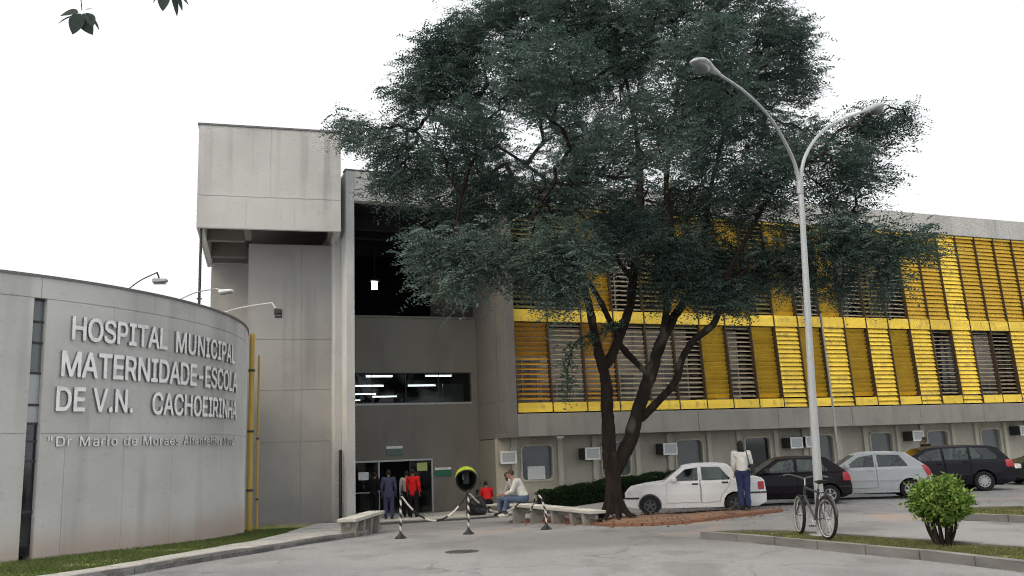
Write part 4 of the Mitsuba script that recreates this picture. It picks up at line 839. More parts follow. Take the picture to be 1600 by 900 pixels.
# ------------------------------------------------------------------ bollards with sagging striped tape
def spiral_cyl(p0, p1, r, turns, phase=0.0, sides=12, rings=44):
    p0, p1 = np.array(p0, float), np.array(p1, float); out = []
    pts = np.array([p0 + (p1 - p0) * s for s in np.linspace(0, 1, rings)]); m = tube(pts, r, sides)
    return m, pts
def striped(t, pts, r, period, sides=10, name='post'):
    """a round bar wound with black and white bands, one child for each colour"""
    m = tube(pts, r, sides); f = m.triangles_center; axis = np.asarray(pts)
    L = np.concatenate([[0], np.cumsum(np.linalg.norm(np.diff(axis, axis=0), axis=1))])
    j = cKDTree(axis).query(f)[1]; rel = f - axis[j]; ang = np.arctan2(rel[:, 1], rel[:, 0] + 1e-9)
    on = ((L[j] / period + ang / (2 * np.pi)) % 1) < .5
    k = add(name, m.submesh([np.nonzero(on)[0]], append=True), 'stripe_white', t, smooth=40)
    add('black_band', m.submesh([np.nonzero(~on)[0]], append=True), 'stripe_black', k, smooth=40)
posts = [(-2.78, 20.85), (-1.25, 21.5), (.60, 21.75)]
labs = ['striped black and white barrier post, leftmost of the three at the entrance', 'striped black and white barrier post in the middle, below the phone booth', 'bent striped barrier post standing beside the long bench, rightmost of three']
tops = []
for i, ((x, y), lab) in enumerate(zip(posts, labs)):
    t = thing('barrier_post', lab, 'barrier post', 'striped barrier posts in front of the entrance'); z0 = float(zg(x, y)); H = .98 if i < 2 else .66
    foot = trimesh.creation.revolve(np.array([[0, 0], [.135, 0], [.135, .02], [.11, .045], [.05, .10], [.035, .14], [0, .14]]), sections=20); foot.apply_translation([x, y, z0]); add('foot', foot, 'black_plastic', t, smooth=30)
    if i < 2: pts = [np.array([x + .02 * s, y, z0 + .14 + H * s * .86]) for s in np.linspace(0, 1, 40)]
    else: pts = list(curve([(x, y, z0 + .14), (x + .01, y, z0 + .36), (x - .05, y, z0 + .62), (x - .13, y, z0 + .8), (x - .21, y, z0 + .86)], 10))
    striped(t, np.array(pts), .025, .19); tops.append(pts[-1])
    add('cap', trimesh.creation.icosphere(1, .042).apply_translation(pts[-1]), 'black_plastic', t, smooth=True)
def sag(a, b, drop, lab):
    t = thing('barrier_chain', lab, 'chain', 'sagging striped chains between the barrier posts'); a, b = np.array(a), np.array(b)
    u = np.linspace(0, 1, 60)[:, None]; p = a + (b - a) * u; p[:, 2] -= (4 * drop * u * (1 - u))[:, 0]
    for i in range(6):
        q = p[i * 10:i * 10 + 11]
        add('segment', tube(q, .021, 7), 'stripe_white' if i % 2 == 0 else 'stripe_black', t, smooth=50)
sag(tops[0], tops[1], .62, 'black and white plastic chain sagging between the two left barrier posts')
sag(tops[1], np.array([.02, 25.3, .35]), .38, 'black and white plastic chain from the middle post towards the long bench')
sag(tops[2], np.array([.25, 24.4, .1]), .05, 'short striped chain end from the bent post to the bench')

# ------------------------------------------------------------------ benches
def bench(label, p0, p1, ztop, width, legs, slabs, th=.085):
    t = thing('bench', label, 'bench'); p0, p1 = np.array(p0, float), np.array(p1, float); L = np.linalg.norm(p1 - p0); a = math.degrees(math.atan2(*(p1 - p0)[::-1]))
    fr = Frame(*p0, a)
    for i in range(slabs):
        m = cuboid(L * i / slabs + .008, L * (i + 1) / slabs - .008, -width / 2, width / 2, ztop - th + .004 * i, ztop + .006 * (i % 2), .012)
        add('seat_slab', fr.put(m), 'stone_top', t)
    for s in legs:
        c = fr((s, 0, 0)); g = float(zg(c[0], c[1])) - .06
        q = Polygon([(-width * .34, g), (width * .34, g), (width * .44, ztop - th - .002), (-width * .44, ztop - th - .002)])
        m = as_tm(man_poly(q, .13).rotate([90, 0, 90]).translate([s - .065, 0, 0])); add('leg', fr.put(m), 'stone_leg', t)
    add('rail', fr.put(cuboid(.1, L - .1, -.05, .05, ztop - th - .12, ztop - th - .003)), 'stone_leg', t)
    return t
bench('long low concrete bench beside the planting bed under the tree', (-.25, 26.9), (1.9, 22.15), .225, .46, (.45, 1.7, 3.0, 4.1, 4.75), 3)
bench('short concrete bench on the left pavement beside the entrance', (-4.27, 22.1), (-3.98, 24.9), .26, .48, (.25, .95, 1.65, 2.4), 2)

# ------------------------------------------------------------------ phone booth, bag
t = thing('phone_booth', 'dome shaped public telephone hood, lime yellow outside and black inside, by the entrance', 'phone booth')
c = np.array([-1.86, 31.3, .93]); fw = np.array([.12, -1.0, -.5]); fw /= np.linalg.norm(fw); lat = np.cross(fw, [0, 0, 1.0]); lat /= np.linalg.norm(lat); up = np.cross(lat, fw)
def hood(r, sc, mat_name, name, flip):
    us, vs = np.linspace(.0, .62 * np.pi, 16), np.linspace(0, 2 * np.pi, 33); v = []
    for a in us:
        for b in vs: v.append(c - fw * math.cos(a) * r * .85 + lat * math.sin(a) * math.cos(b) * r * sc[0] + up * (math.sin(a) * math.sin(b) * r * sc[1] * (1.0 if math.sin(b) > 0 else 1.12)) + fw * .26 * max(0, math.sin(b)) * math.sin(a))
    n = 33; f = []
    for i in range(15):
        for j in range(32): k = i * n + j; q = [k, k + 1, k + n + 1, k + n]; f += [[q[0], q[1], q[2]], [q[0], q[2], q[3]]]
    m = trimesh.Trimesh(np.array(v), np.array(f)[:, ::-1] if flip else f, process=False); return add(name, m, mat_name, t, smooth=True)
hood(.46, (.80, 1.02), 'booth_yellow', 'hood', False); hood(.435, (.80, 1.02), 'stripe_black', 'lining', True)
ringp = [c - fw * math.cos(.62 * np.pi) * .45 * .85 + lat * math.sin(.62 * np.pi) * math.cos(b) * .45 * .8 + up * (math.sin(.62 * np.pi) * math.sin(b) * .45 * 1.02 * (1.0 if math.sin(b) > 0 else 1.12)) + fw * .26 * max(0, math.sin(b)) * .93 for b in np.linspace(0, 2 * np.pi, 40)]
add('rim', tube(ringp, .034, 8), 'stripe_black', t)
add('post', tube([(c[0], c[1] + .42, -.6), (c[0], c[1] + .42, .95)], .05, 10), 'dark_metal', t, smooth=40)
add('telephone', cuboid(c[0] - .12, c[0] + .12, c[1] + .1, c[1] + .3, c[2] - .28, c[2] + .22, .02), 'black_plastic', t)
add('handset', tube([(c[0] - .1, c[1] + .04, c[2] + .1), (c[0] - .11, c[1] + .02, c[2]), (c[0] - .1, c[1] + .04, c[2] - .12)], .025, 7), 'metal_grey', t)
t = thing('rubbish_bag', 'black rubbish bag slumped on the paving right of the phone booth', 'bag')
m = trimesh.creation.icosphere(4, 1.0); v = m.vertices.copy(); v *= (1 + .35 * (meshkit.fbm(v * 2.2 + 3, 4, 2)[:, None] - .5)); v[:, :] *= [.34, .3, .40]; v[:, 2] = np.maximum(v[:, 2], -.3); m.vertices = v + [-1.55, 32.2, float(zg(-1.55, 32.2)) + .36]
add('sack', m, 'bag_black', t, smooth=True)
add('knot', tube(curve([(-1.55, 32.2, .24), (-1.53, 32.18, .33), (-1.5, 32.2, .42)], 4), [.03, .025, .02, .03, .04, .05, .06, .07, .075], 7), 'bag_black', t, smooth=True)
t = thing('wall_ledge', 'low pale concrete ledge in the corner right of the entrance', 'ledge')
zL = float(zg(-1.1, 33.9))
add('top', fbox(FAC, -.95, -.02, .2, .62, zL + .36, zL + .43, ch=.01), 'stone_top', t)
for s in (-.85, -.2): add('leg', fbox(FAC, s - .06, s + .06, .28, .55, zL - .1, zL + .358), 'stone_leg', t)

# ------------------------------------------------------------------ cars
def wheel(t, x, y, r, w, side, fr, rim='alloy', spokes=5):
    """wheel centred at (x, y), outer face towards side"""
    pr = np.array([[r * .62, -w / 2], [r * .9, -w / 2], [r, -w * .36], [r, w * .36], [r * .9, w / 2], [r * .62, w / 2], [r * .62, -w / 2]])
    def place(m): m = m.copy(); m.apply_transform(trimesh.transformations.rotation_matrix(math.pi / 2, [1, 0, 0])); m.apply_translation([x, y, r]); return fr.put(m)
    ty = place(trimesh.creation.revolve(pr, sections=28)); ty.fix_normals(); k = add('wheel', ty, 'black_rubber', t, smooth=40)
    o = -side * w * .32    # after the rotation, -z' -> +y
    hubs = [trimesh.creation.cylinder(r * .16, .04, sections=14).apply_translation([0, 0, o * 1.05])]
    for i in range(spokes):
        b = cuboid(r * .1, r * .56, -r * .085, r * .085, o - .012, o + .012, .004); b.apply_transform(trimesh.transformations.rotation_matrix(2 * math.pi * i / spokes + .3, [0, 0, 1])); hubs.append(b)
    ring_ = trimesh.creation.annulus(r * .53, r * .635, abs(w * .7), sections=28)
    hubs.append(ring_)
    add('rim', place(join(hubs)), rim, k, smooth=40)
    add('brake_disc', place(trimesh.creation.cylinder(r * .52, .02, sections=20).apply_translation([0, 0, o * .1])), 'dark_metal', k)
def smooth_solid(man, size=.055, it=8):
    q = as_tm(man.refine_to_length(size)); q = trimesh.Trimesh(q.vertices, q.faces, process=True); trimesh.smoothing.filter_taubin(q, lamb=.5, nu=.51, iterations=it); return as_man(q)
def round_poly(pts, r): return Polygon(pts).buffer(-r, join_style=1).buffer(2 * r, join_style=1, quad_segs=6).buffer(-r, join_style=1, quad_segs=6)
def car(label, cat, cx, cy, deg, S, group):
    """S: side outline in metres (x from the nose, z up), windows, wheels; nose towards -u, near side is w < 0"""
    t = thing('parked_car', label, cat, group); L, W = S['L'], S['W']
    kk = S.get('k', 1.0); c0 = Frame(0, 0, deg); o = np.array([cx, cy]) - (np.array([L / 2 * kk, 0, 0]) @ c0.m)[:2]; fr = Frame(*o, deg); fr.m = fr.m * kk; zc = float(zg(cx, cy)); fr.o = np.array([*o, zc])
    side = man_poly(round_poly(S['outline'], .05), W + .2).rotate([90, 0, 0]).translate([0, W / 2 + .1, 0])
    n = 28; xs = np.linspace(0, L, n); e = lambda x: W / 2 * (1 - .16 * (1 - min(1, x / .75)) ** 2.4 - .10 * (1 - min(1, (L - x) / .6)) ** 2.4)
    plan = Polygon([(x, -e(x)) for x in xs] + [(x, e(x)) for x in xs[::-1]]); plan_m = man_poly(plan.buffer(-.04).buffer(.04), 2.2)
    zb, zt = S['belt'], S['H']; hw = W / 2
    sec = Polygon([(-hw * .93, .14), (-hw * .985, .35), (-hw, .58), (-hw * .975, zb - .06), (-hw * .93, zb), (-hw * .77, zt - .06), (-hw * .62, zt + .02), (hw * .62, zt + .02), (hw * .77, zt - .06), (hw * .93, zb), (hw * .975, zb - .06), (hw, .58), (hw * .985, .35), (hw * .93, .14)])
    sec_m = man_poly(sec, L + 1).rotate([90, 0, 90]).translate([-.5, 0, 0])
    solid = smooth_solid(side ^ plan_m ^ sec_m)
    # wheel arches
    for x in S['wheels']:
        a = m3.Manifold.cylinder(W + .6, S['wr'] * 1.16, S['wr'] * 1.16, 36).rotate([90, 0, 0]).translate([x, W / 2 + .3, S['wr'] * 1.02])
        mid = m3.Manifold.cube([9, W - .56, 3], True)
        solid = solid - (a - mid)
    glass_src = solid
    cab = Polygon(S['cabin']); cav = man_poly(cab, W - .26).rotate([90, 0, 0]).translate([0, W / 2 - .13, 0]) ^ man_poly(sec.buffer(-.07), L + 1).rotate([90, 0, 90]).translate([-.5, 0, 0])
    body = solid - cav
    wins = [man_poly(round_poly(p, .025), W + 1).rotate([90, 0, 0]).translate([0, W / 2 + .5, 0]) for p in S['side_windows']]
    ends = []
    for p in S['end_windows']:      # wind-screen and rear window: a wedge through the shell, narrower than the roof
        ends.append(man_poly(Polygon(p), W * S.get('endw', .70)).rotate([90, 0, 0]).translate([0, W * S.get('endw', .70) / 2, 0]))
    for q in wins + ends: body = body - q
    doors = []
    for p in S['doors']:
        P = round_poly(p, .03); big = man_poly(P, W + 1).rotate([90, 0, 0]).translate([0, W / 2 + .5, 0]); small = man_poly(P.buffer(-.012), W + 1).rotate([90, 0, 0]).translate([0, W / 2 + .5, 0])
        outer = m3.Manifold.cube([20, .24, 4]).translate([-5, -W / 2 - .1, -.5]) + m3.Manifold.cube([20, .24, 4]).translate([-5, W / 2 - .14, -.5])
        doors.append(body ^ small ^ outer); body = body - (big ^ outer)
    col = S['paint']
    add('body', fr.put(body), col, t, smooth=32)
    for dm in doors:
        parts = dm.decompose()
        for q in sorted((q for q in parts if q.volume() > 2e-3), key=lambda q: -q.volume())[:2]: add('door', fr.put(q), col, t, smooth=32)
    inner = as_man(glass_src) if not isinstance(glass_src, m3.Manifold) else glass_src
    shell_in = inner.translate([-L / 2, 0, 0]).scale([.992, .984, .992]).translate([L / 2, 0, .004])
    for q in wins + ends:
        g_ = (q ^ inner) - shell_in
        for piece in sorted(g_.decompose(), key=lambda a: -a.volume())[:2]:
            if piece.volume() > 1e-5: add('window', fr.put(piece), S.get('glass', 'car_pane'), t, smooth=32)
    for x in S['wheels']:
        for sd in (-1, 1): wheel(t, x, sd * (W / 2 - .115), S['wr'], .19, sd, fr, S.get('rim', 'alloy'), S.get('spokes', 5))
    add('underside', fr.put(cuboid(.35, L - .35, -W / 2 + .28, W / 2 - .28, .17, .42)), 'flat_black', t)
    # seats, wheel
    for x in S['seats']:
        for y in (-.36, .36):
            k = add('seat', fr.put(cuboid(x, x + .5, y - .24, y + .24, .42, .62, .05)), 'seat_fabric', t)
            b = cuboid(-.06, .08, -.23, .23, 0, .62, .05); b.apply_transform(trimesh.transformations.rotation_matrix(.22, [0, 1, 0])); b.apply_translation([x + .48, y, .55]); add('backrest', fr.put(b), 'seat_fabric', k)
            add('headrest', fr.put(cuboid(x + .58, x + .66, y - .11, y + .11, 1.14, 1.27, .03)), S.get('head', 'seat_fabric'), k)
    def on_side(name, poly, thick, mat_, both=True, off=.0):
        """a thin piece that follows the flank"""
        q = man_poly(poly, W + 1).rotate([90, 0, 0]).translate([0, W / 2 + .5, 0])
        g_ = (q ^ inner.translate([-L / 2, 0, -.7]).scale([1 + thick / L, 1 + 2 * thick / W, 1 + thick]).translate([L / 2, 0, .7])) - inner
        pieces = sorted(g_.decompose(), key=lambda a: -a.volume())
        for piece in pieces[:2]:
            if piece.volume() > 2e-6: add(name, fr.put(piece), mat_, t, smooth=32)
    for n_, poly, th, m in S['trim']: on_side(n_, poly, th, m)
    for x, z in S['handles']:
        for sd in (-1, 1):
            yy = sd * W / 2 * .985
            add('door_handle', fr.put(cuboid(x - .09, x + .09, yy - .022, yy + .022, z - .022, z + .022, .008)), S.get('handle', 'black_plastic'), t)
    for sd in (-1, 1):
        m = cuboid(S['mirror'][0] - .07, S['mirror'][0] + .09, sd * (W / 2 - .03) - .0, sd * (W / 2 + .15), S['mirror'][1], S['mirror'][1] + .13, .03) if sd > 0 else cuboid(S['mirror'][0] - .07, S['mirror'][0] + .09, -(W / 2 + .15), -(W / 2 - .03), S['mirror'][1], S['mirror'][1] + .13, .03)
        add('mirror', fr.put(m), S.get('mirror_mat', col), t, smooth=30)
    return t
GR = 'cars parked in a row before the building'
# white four-door with a short stepped tail
white = dict(L=4.0, W=1.64, H=1.42, belt=.93, wr=.285, paint='car_white', wheels=(.72, 3.12), rim='dull_rim', endw=.72,
    outline=[(.03, .24), (0, .42), (.02, .65), (.14, .79), (.6, .88), (1.12, .94), (1.70, 1.37), (2.0, 1.42), (2.6, 1.43), (2.95, 1.39), (3.40, 1.02), (3.88, .98), (3.95, .9), (3.99, .55), (3.97, .30), (3.7, .2), (.3, .19)],
    cabin=[(1.22, .4), (1.3, .93), (1.76, 1.31), (2.5, 1.36), (2.88, 1.33), (3.24, .97), (3.22, .4)],
    side_windows=[[(1.36, .95), (1.76, 1.27), (2.12, 1.32), (2.12, .95)], [(2.22, .95), (2.22, 1.325), (2.74, 1.315), (3.02, .98), (2.98, .95)]],
    end_windows=[[(1.08, .98), (1.2, .94), (1.70, 1.31), (1.64, 1.37)], [(3.0, 1.37), (2.92, 1.31), (3.27, 1.0), (3.42, 1.03)]],
    doors=[[(1.2, .34), (1.2, .9), (1.33, .95), (1.78, 1.31), (2.165, 1.355), (2.165, .34)], [(2.175, .34), (2.175, 1.355), (2.7, 1.34), (3.05, .94), (2.95, .75), (2.74, .52), (2.7, .34)]],
    seats=(1.55, 2.35), handles=((2.02, .86), (2.86, .88)), mirror=(1.42, .93), mirror_mat='car_white', head='cloth_grey', handle='black_plastic',
    trim=[('headlight', rrect(.015, .2, .58, .74, .03), .02, 'lamp_clear'), ('tail_light', rrect(3.76, 3.93, .66, .88, .03), .012, 'tail_red'), ('bumper_strip', rect(-.1, .42, .485, .53), .022, 'black_plastic'), ('bumper_strip', rect(3.50, 4.2, .56, .60), .022, 'black_plastic'), ('sill', rect(1.1, 2.75, .2, .25), .012, 'car_white')])
car('white four door saloon car with a short boot, leftmost car beside the tree', 'car', 4.70, 24.35, -9, dict(white, k=.92), GR)
hatch = dict(L=3.8, W=1.62, H=1.43, belt=.95, wr=.285, paint='car_black', wheels=(.72, 3.12), rim='metal_grey', glass='car_pane', endw=.74,
    outline=[(.03, .24), (0, .42), (.04, .62), (.25, .76), (.95, .92), (1.66, 1.36), (2.0, 1.43), (2.7, 1.43), (3.1, 1.38), (3.62, .98), (3.72, .86), (3.78, .55), (3.76, .3), (3.5, .2), (.3, .19)],
    cabin=[(1.1, .4), (1.16, .93), (1.7, 1.31), (2.5, 1.37), (3.02, 1.32), (3.42, .95), (3.42, .4)],
    side_windows=[[(1.28, .97), (1.72, 1.28), (2.15, 1.34), (2.15, .97)], [(2.25, .97), (2.25, 1.34), (2.9, 1.31), (3.12, .99), (3.08, .97)]],
    end_windows=[[(.95, .98), (1.08, .93), (1.66, 1.30), (1.6, 1.36)], [(3.16, 1.36), (3.08, 1.30), (3.5, .98), (3.66, 1.0)]],
    doors=[[(1.15, .34), (1.15, .9), (1.25, .95), (1.76, 1.33), (2.2, 1.385), (2.2, .34)]],
    seats=(1.5, 2.35), handles=((2.0, .88),), mirror=(1.32, .95), mirror_mat='black_plastic',
    trim=[('headlight', rrect(.015, .25, .58, .73, .03), .02, 'lamp_clear'), ('tail_light', rrect(3.52, 3.8, .68, .93, .03), .016, 'tail_red'), ('bumper_strip', rect(3.3, 4.2, .5, .53), .022, 'black_plastic')])
dark = dict(hatch); dark['handle'] = 'car_black'
car('dark purple-black hatchback with a red rear lamp, parked behind the white car', 'car', 7.60, 26.0, -7, dict(dark, k=.94), GR)
silver = dict(hatch, paint='car_silver', L=3.83, H=1.45, spokes=6, rim='alloy', handle='car_silver', mirror_mat='car_silver',
    trim=[('headlight', rrect(.015, .3, .60, .76, .04), .02, 'lamp_clear'), ('tail_light', Polygon([(3.5, .98), (3.62, 1.0), (3.76, .9), (3.82, .68), (3.64, .68)]), .018, 'tail_red'), ('rub_strip', rect(1.0, 2.82, .535, .58), .014, 'metal_grey')])
car('silver two door hatchback with dark glass and red rear lamp, right of the lamp post', 'car', 10.42, 27.25, -12, dict(silver, k=.96), GR)
wagon = dict(L=4.6, W=1.72, H=1.46, belt=.96, wr=.31, paint='car_navy', wheels=(.85, 3.6), rim='alloy', spokes=10, endw=.74,
    outline=[(.03, .26), (0, .45), (.05, .66), (.3, .80), (1.15, .95), (1.9, 1.37), (2.3, 1.44), (3.2, 1.46), (3.9, 1.42), (4.15, 1.34), (4.42, 1.0), (4.52, .88), (4.58, .58), (4.55, .3), (4.2, .22), (.3, .21)],
    cabin=[(1.3, .4), (1.4, .96), (1.95, 1.32), (3.0, 1.40), (3.85, 1.36), (4.2, .98), (4.2, .4)],
    side_windows=[[(1.52, .99), (1.98, 1.29), (2.42, 1.36), (2.42, .99)], [(2.5, .99), (2.5, 1.365), (3.22, 1.37), (3.22, .99)], [(3.3, .99), (3.3, 1.37), (3.84, 1.34), (4.08, 1.08), (4.05, .99)]],
    end_windows=[[(1.15, 1.0), (1.28, .96), (1.9, 1.31), (1.84, 1.37)], [(4.2, 1.34), (4.1, 1.30), (4.28, 1.0), (4.46, 1.02)]],
    doors=[[(1.35, .36), (1.35, .92), (1.5, .97), (2.02, 1.34), (2.46, 1.40), (2.46, .36)], [(2.475, .36), (2.475, 1.40), (3.26, 1.41), (3.26, .7), (3.1, .5), (3.05, .36)]],
    seats=(1.75, 2.7), handles=((2.3, .9), (3.12, .92)), mirror=(1.58, .97), mirror_mat='car_navy', handle='car_navy',
    trim=[('headlight', rrect(.015, .3, .60, .78, .04), .02, 'lamp_clear'), ('tail_light', rrect(4.28, 4.6, .74, .97, .04), .016, 'tail_red'), ('rub_strip', rect(1.2, 3.2, .52, .56), .014, 'black_plastic')])
car('dark navy estate car with pale multi spoke wheels, behind the green bush', 'car', 13.58, 29.55, -9, wagon, GR)
car('black car cut off by the right edge, with a bright headlight', 'car', 19.05, 31.6, -6, dict(hatch, paint='car_darkgreen'), GR)

# ------------------------------------------------------------------ bicycle leaning on the lamp post
t = thing('bicycle', 'black bicycle with pale tyre walls leaning against the lamp post on the island', 'bicycle')
R_, F_ = np.array([5.02, 14.92, .125]), np.array([4.90, 15.99, .125])
ax = (F_ - R_); wb = np.linalg.norm(ax); ax /= wb; lt = np.array([ax[1], -ax[0], 0]); tiltv = np.array([0, 0, 1.0]) + lt * .07; tiltv /= np.linalg.norm(tiltv)
def bk(a, l, z): return R_ + ax * a + lt * l + tiltv * z
wr = .335
def bwheel(a, steer, name):
    k = None; f = ax * math.cos(steer) + lt * math.sin(steer); c = bk(a, 0, wr)
    def ring(r, rad, n=40, off=0.0):
        s = np.cross(f, tiltv)
        return tube([c + f * r * math.cos(q) + tiltv * r * math.sin(q) + s * off for q in np.linspace(0, 2 * np.pi, n)], rad, 8, cap=False)
    k = add('wheel', ring(wr - .026, .029), 'black_rubber', t, smooth=True)
    add('tyre_wall', join([ring(wr - .036, .016, off=.012), ring(wr - .036, .016, off=-.012)]), 'whitewall', k, smooth=True)
    add('rim', ring(wr - .055, .012), 'dull_rim', k, smooth=True)
    s = np.cross(f, tiltv); sp = []
    for q in range(24):
        b = 2 * np.pi * q / 24; o = .028 * (1 if q % 2 else -1)
        sp.append(tube([c + s * o, c + f * (wr - .06) * math.cos(b) + tiltv * (wr - .06) * math.sin(b)], .0022, 4))
    add('spokes', join(sp), 'chrome', k, kind='stuff'); add('hub', tube([c - s * .05, c + s * .05], .02, 8), 'chrome', k)
    def guard(a0, a1): return tube([c + f * (wr + .025) * math.cos(q) + tiltv * (wr + .025) * math.sin(q) for q in np.linspace(a0, a1, 16)], .022, 6)
    return c, f, guard
c1, f1, g1 = bwheel(0, 0, 'rear'); c2, f2, g2 = bwheel(wb, .16, 'front')
add('mudguard', g1(.5, 3.0), 'bike_paint', t, smooth=True)
bb, st, hd0, hd1 = bk(.44, 0, .29), bk(.30, 0, .80), bk(.86, 0, .66), bk(.82, 0, .84)
fr_ = [(bb, st), (bb, hd0), (bk(.31, 0, .74), hd1 - [0, 0, .04]), (hd0, hd1), (bb, c1), (bk(.31, 0, .72), c1)]
for a, b in fr_[:4]: add('frame_tube', tube([a, b], .021, 8), 'bike_paint', t, smooth=40)
for sgn in (-1, 1):
    add('chain_stay', tube([bb + lt * .03 * sgn, c1 + lt * .055 * sgn], .009, 6), 'bike_paint', t); add('seat_stay', tube([bk(.31, .02 * sgn, .72), c1 + lt * .055 * sgn], .008, 6), 'bike_paint', t)
    s2 = np.cross(f2, tiltv); add('fork_blade', tube(curve([hd0 + s2 * .045 * sgn, hd0 + (c2 - hd0) * .6 + s2 * .055 * sgn - f2 * .01, c2 + s2 * .055 * sgn], 4), .013, 6), 'bike_paint', t, smooth=40)
add('seat_post', tube([st, bk(.27, 0, .90)], .013, 8), 'chrome', t)
m = m3.Manifold.hull_points(np.array([bk(a, l, z) for a, l, z in ((.14, -.09, .93), (.14, .09, .93), (.17, -.07, .885), (.17, .07, .885), (.42, -.02, .915), (.42, .02, .915), (.42, 0, .90), (.14, -.07, .95), (.14, .07, .95), (.38, 0, .935))])); add('saddle', as_tm(m), 'black_plastic', t)
add('stem', tube([hd1, hd1 + tiltv * .10, hd1 + tiltv * .11 + f2 * .07], .014, 8), 'chrome', t, smooth=40)
hs = np.cross(f2, tiltv); hc = hd1 + tiltv * .11 + f2 * .07
for sgn in (-1, 1):
    k = add('handlebar', tube(curve([hc, hc + hs * .10 * sgn + tiltv * .03, hc + hs * .27 * sgn + tiltv * .06 - f2 * .02, hc + hs * .43 * sgn + tiltv * .03 - f2 * .12], 6), .0145, 8), 'dull_rim', t, smooth=40)
    add('grip', tube([hc + hs * .39 * sgn + tiltv * .037 - f2 * .095, hc + hs * .455 * sgn + tiltv * .026 - f2 * .14], .019, 8), 'black_rubber', k, smooth=40)
add('chainring', tube([bb + lt * .05 + ax * .09 * math.cos(q) + tiltv * .09 * math.sin(q) for q in np.linspace(0, 2 * np.pi, 24)], .008, 5, cap=False), 'dark_metal', t)
for sgn, a in ((1, .6), (-1, .6 + math.pi)):
    d = ax * math.cos(a) + tiltv * math.sin(a); k = add('crank', tube([bb + lt * .07 * sgn, bb + lt * .07 * sgn + d * .165], .010, 6), 'chrome', t); q = bb + lt * .12 * sgn + d * .165
    add('pedal', join([tube([q - lt * .05 - ax * .03, q + lt * .05 - ax * .03], .010, 5), tube([q - lt * .05 + ax * .03, q + lt * .05 + ax * .03], .010, 5)]), 'black_plastic', k)
add('rack', join([tube([bk(-.12, .06 * s, .74), bk(.27, .05 * s, .74)], .007, 5) for s in (-1, 1)] + [tube([bk(a, -.06, .74), bk(a, .06, .74)], .006, 5) for a in (-.12, .0, .12, .25)] + [tube([bk(-.08, .06 * s, .74), c1 + lt * .06 * s], .006, 5) for s in (-1, 1)]), 'dark_metal', t, smooth=40)
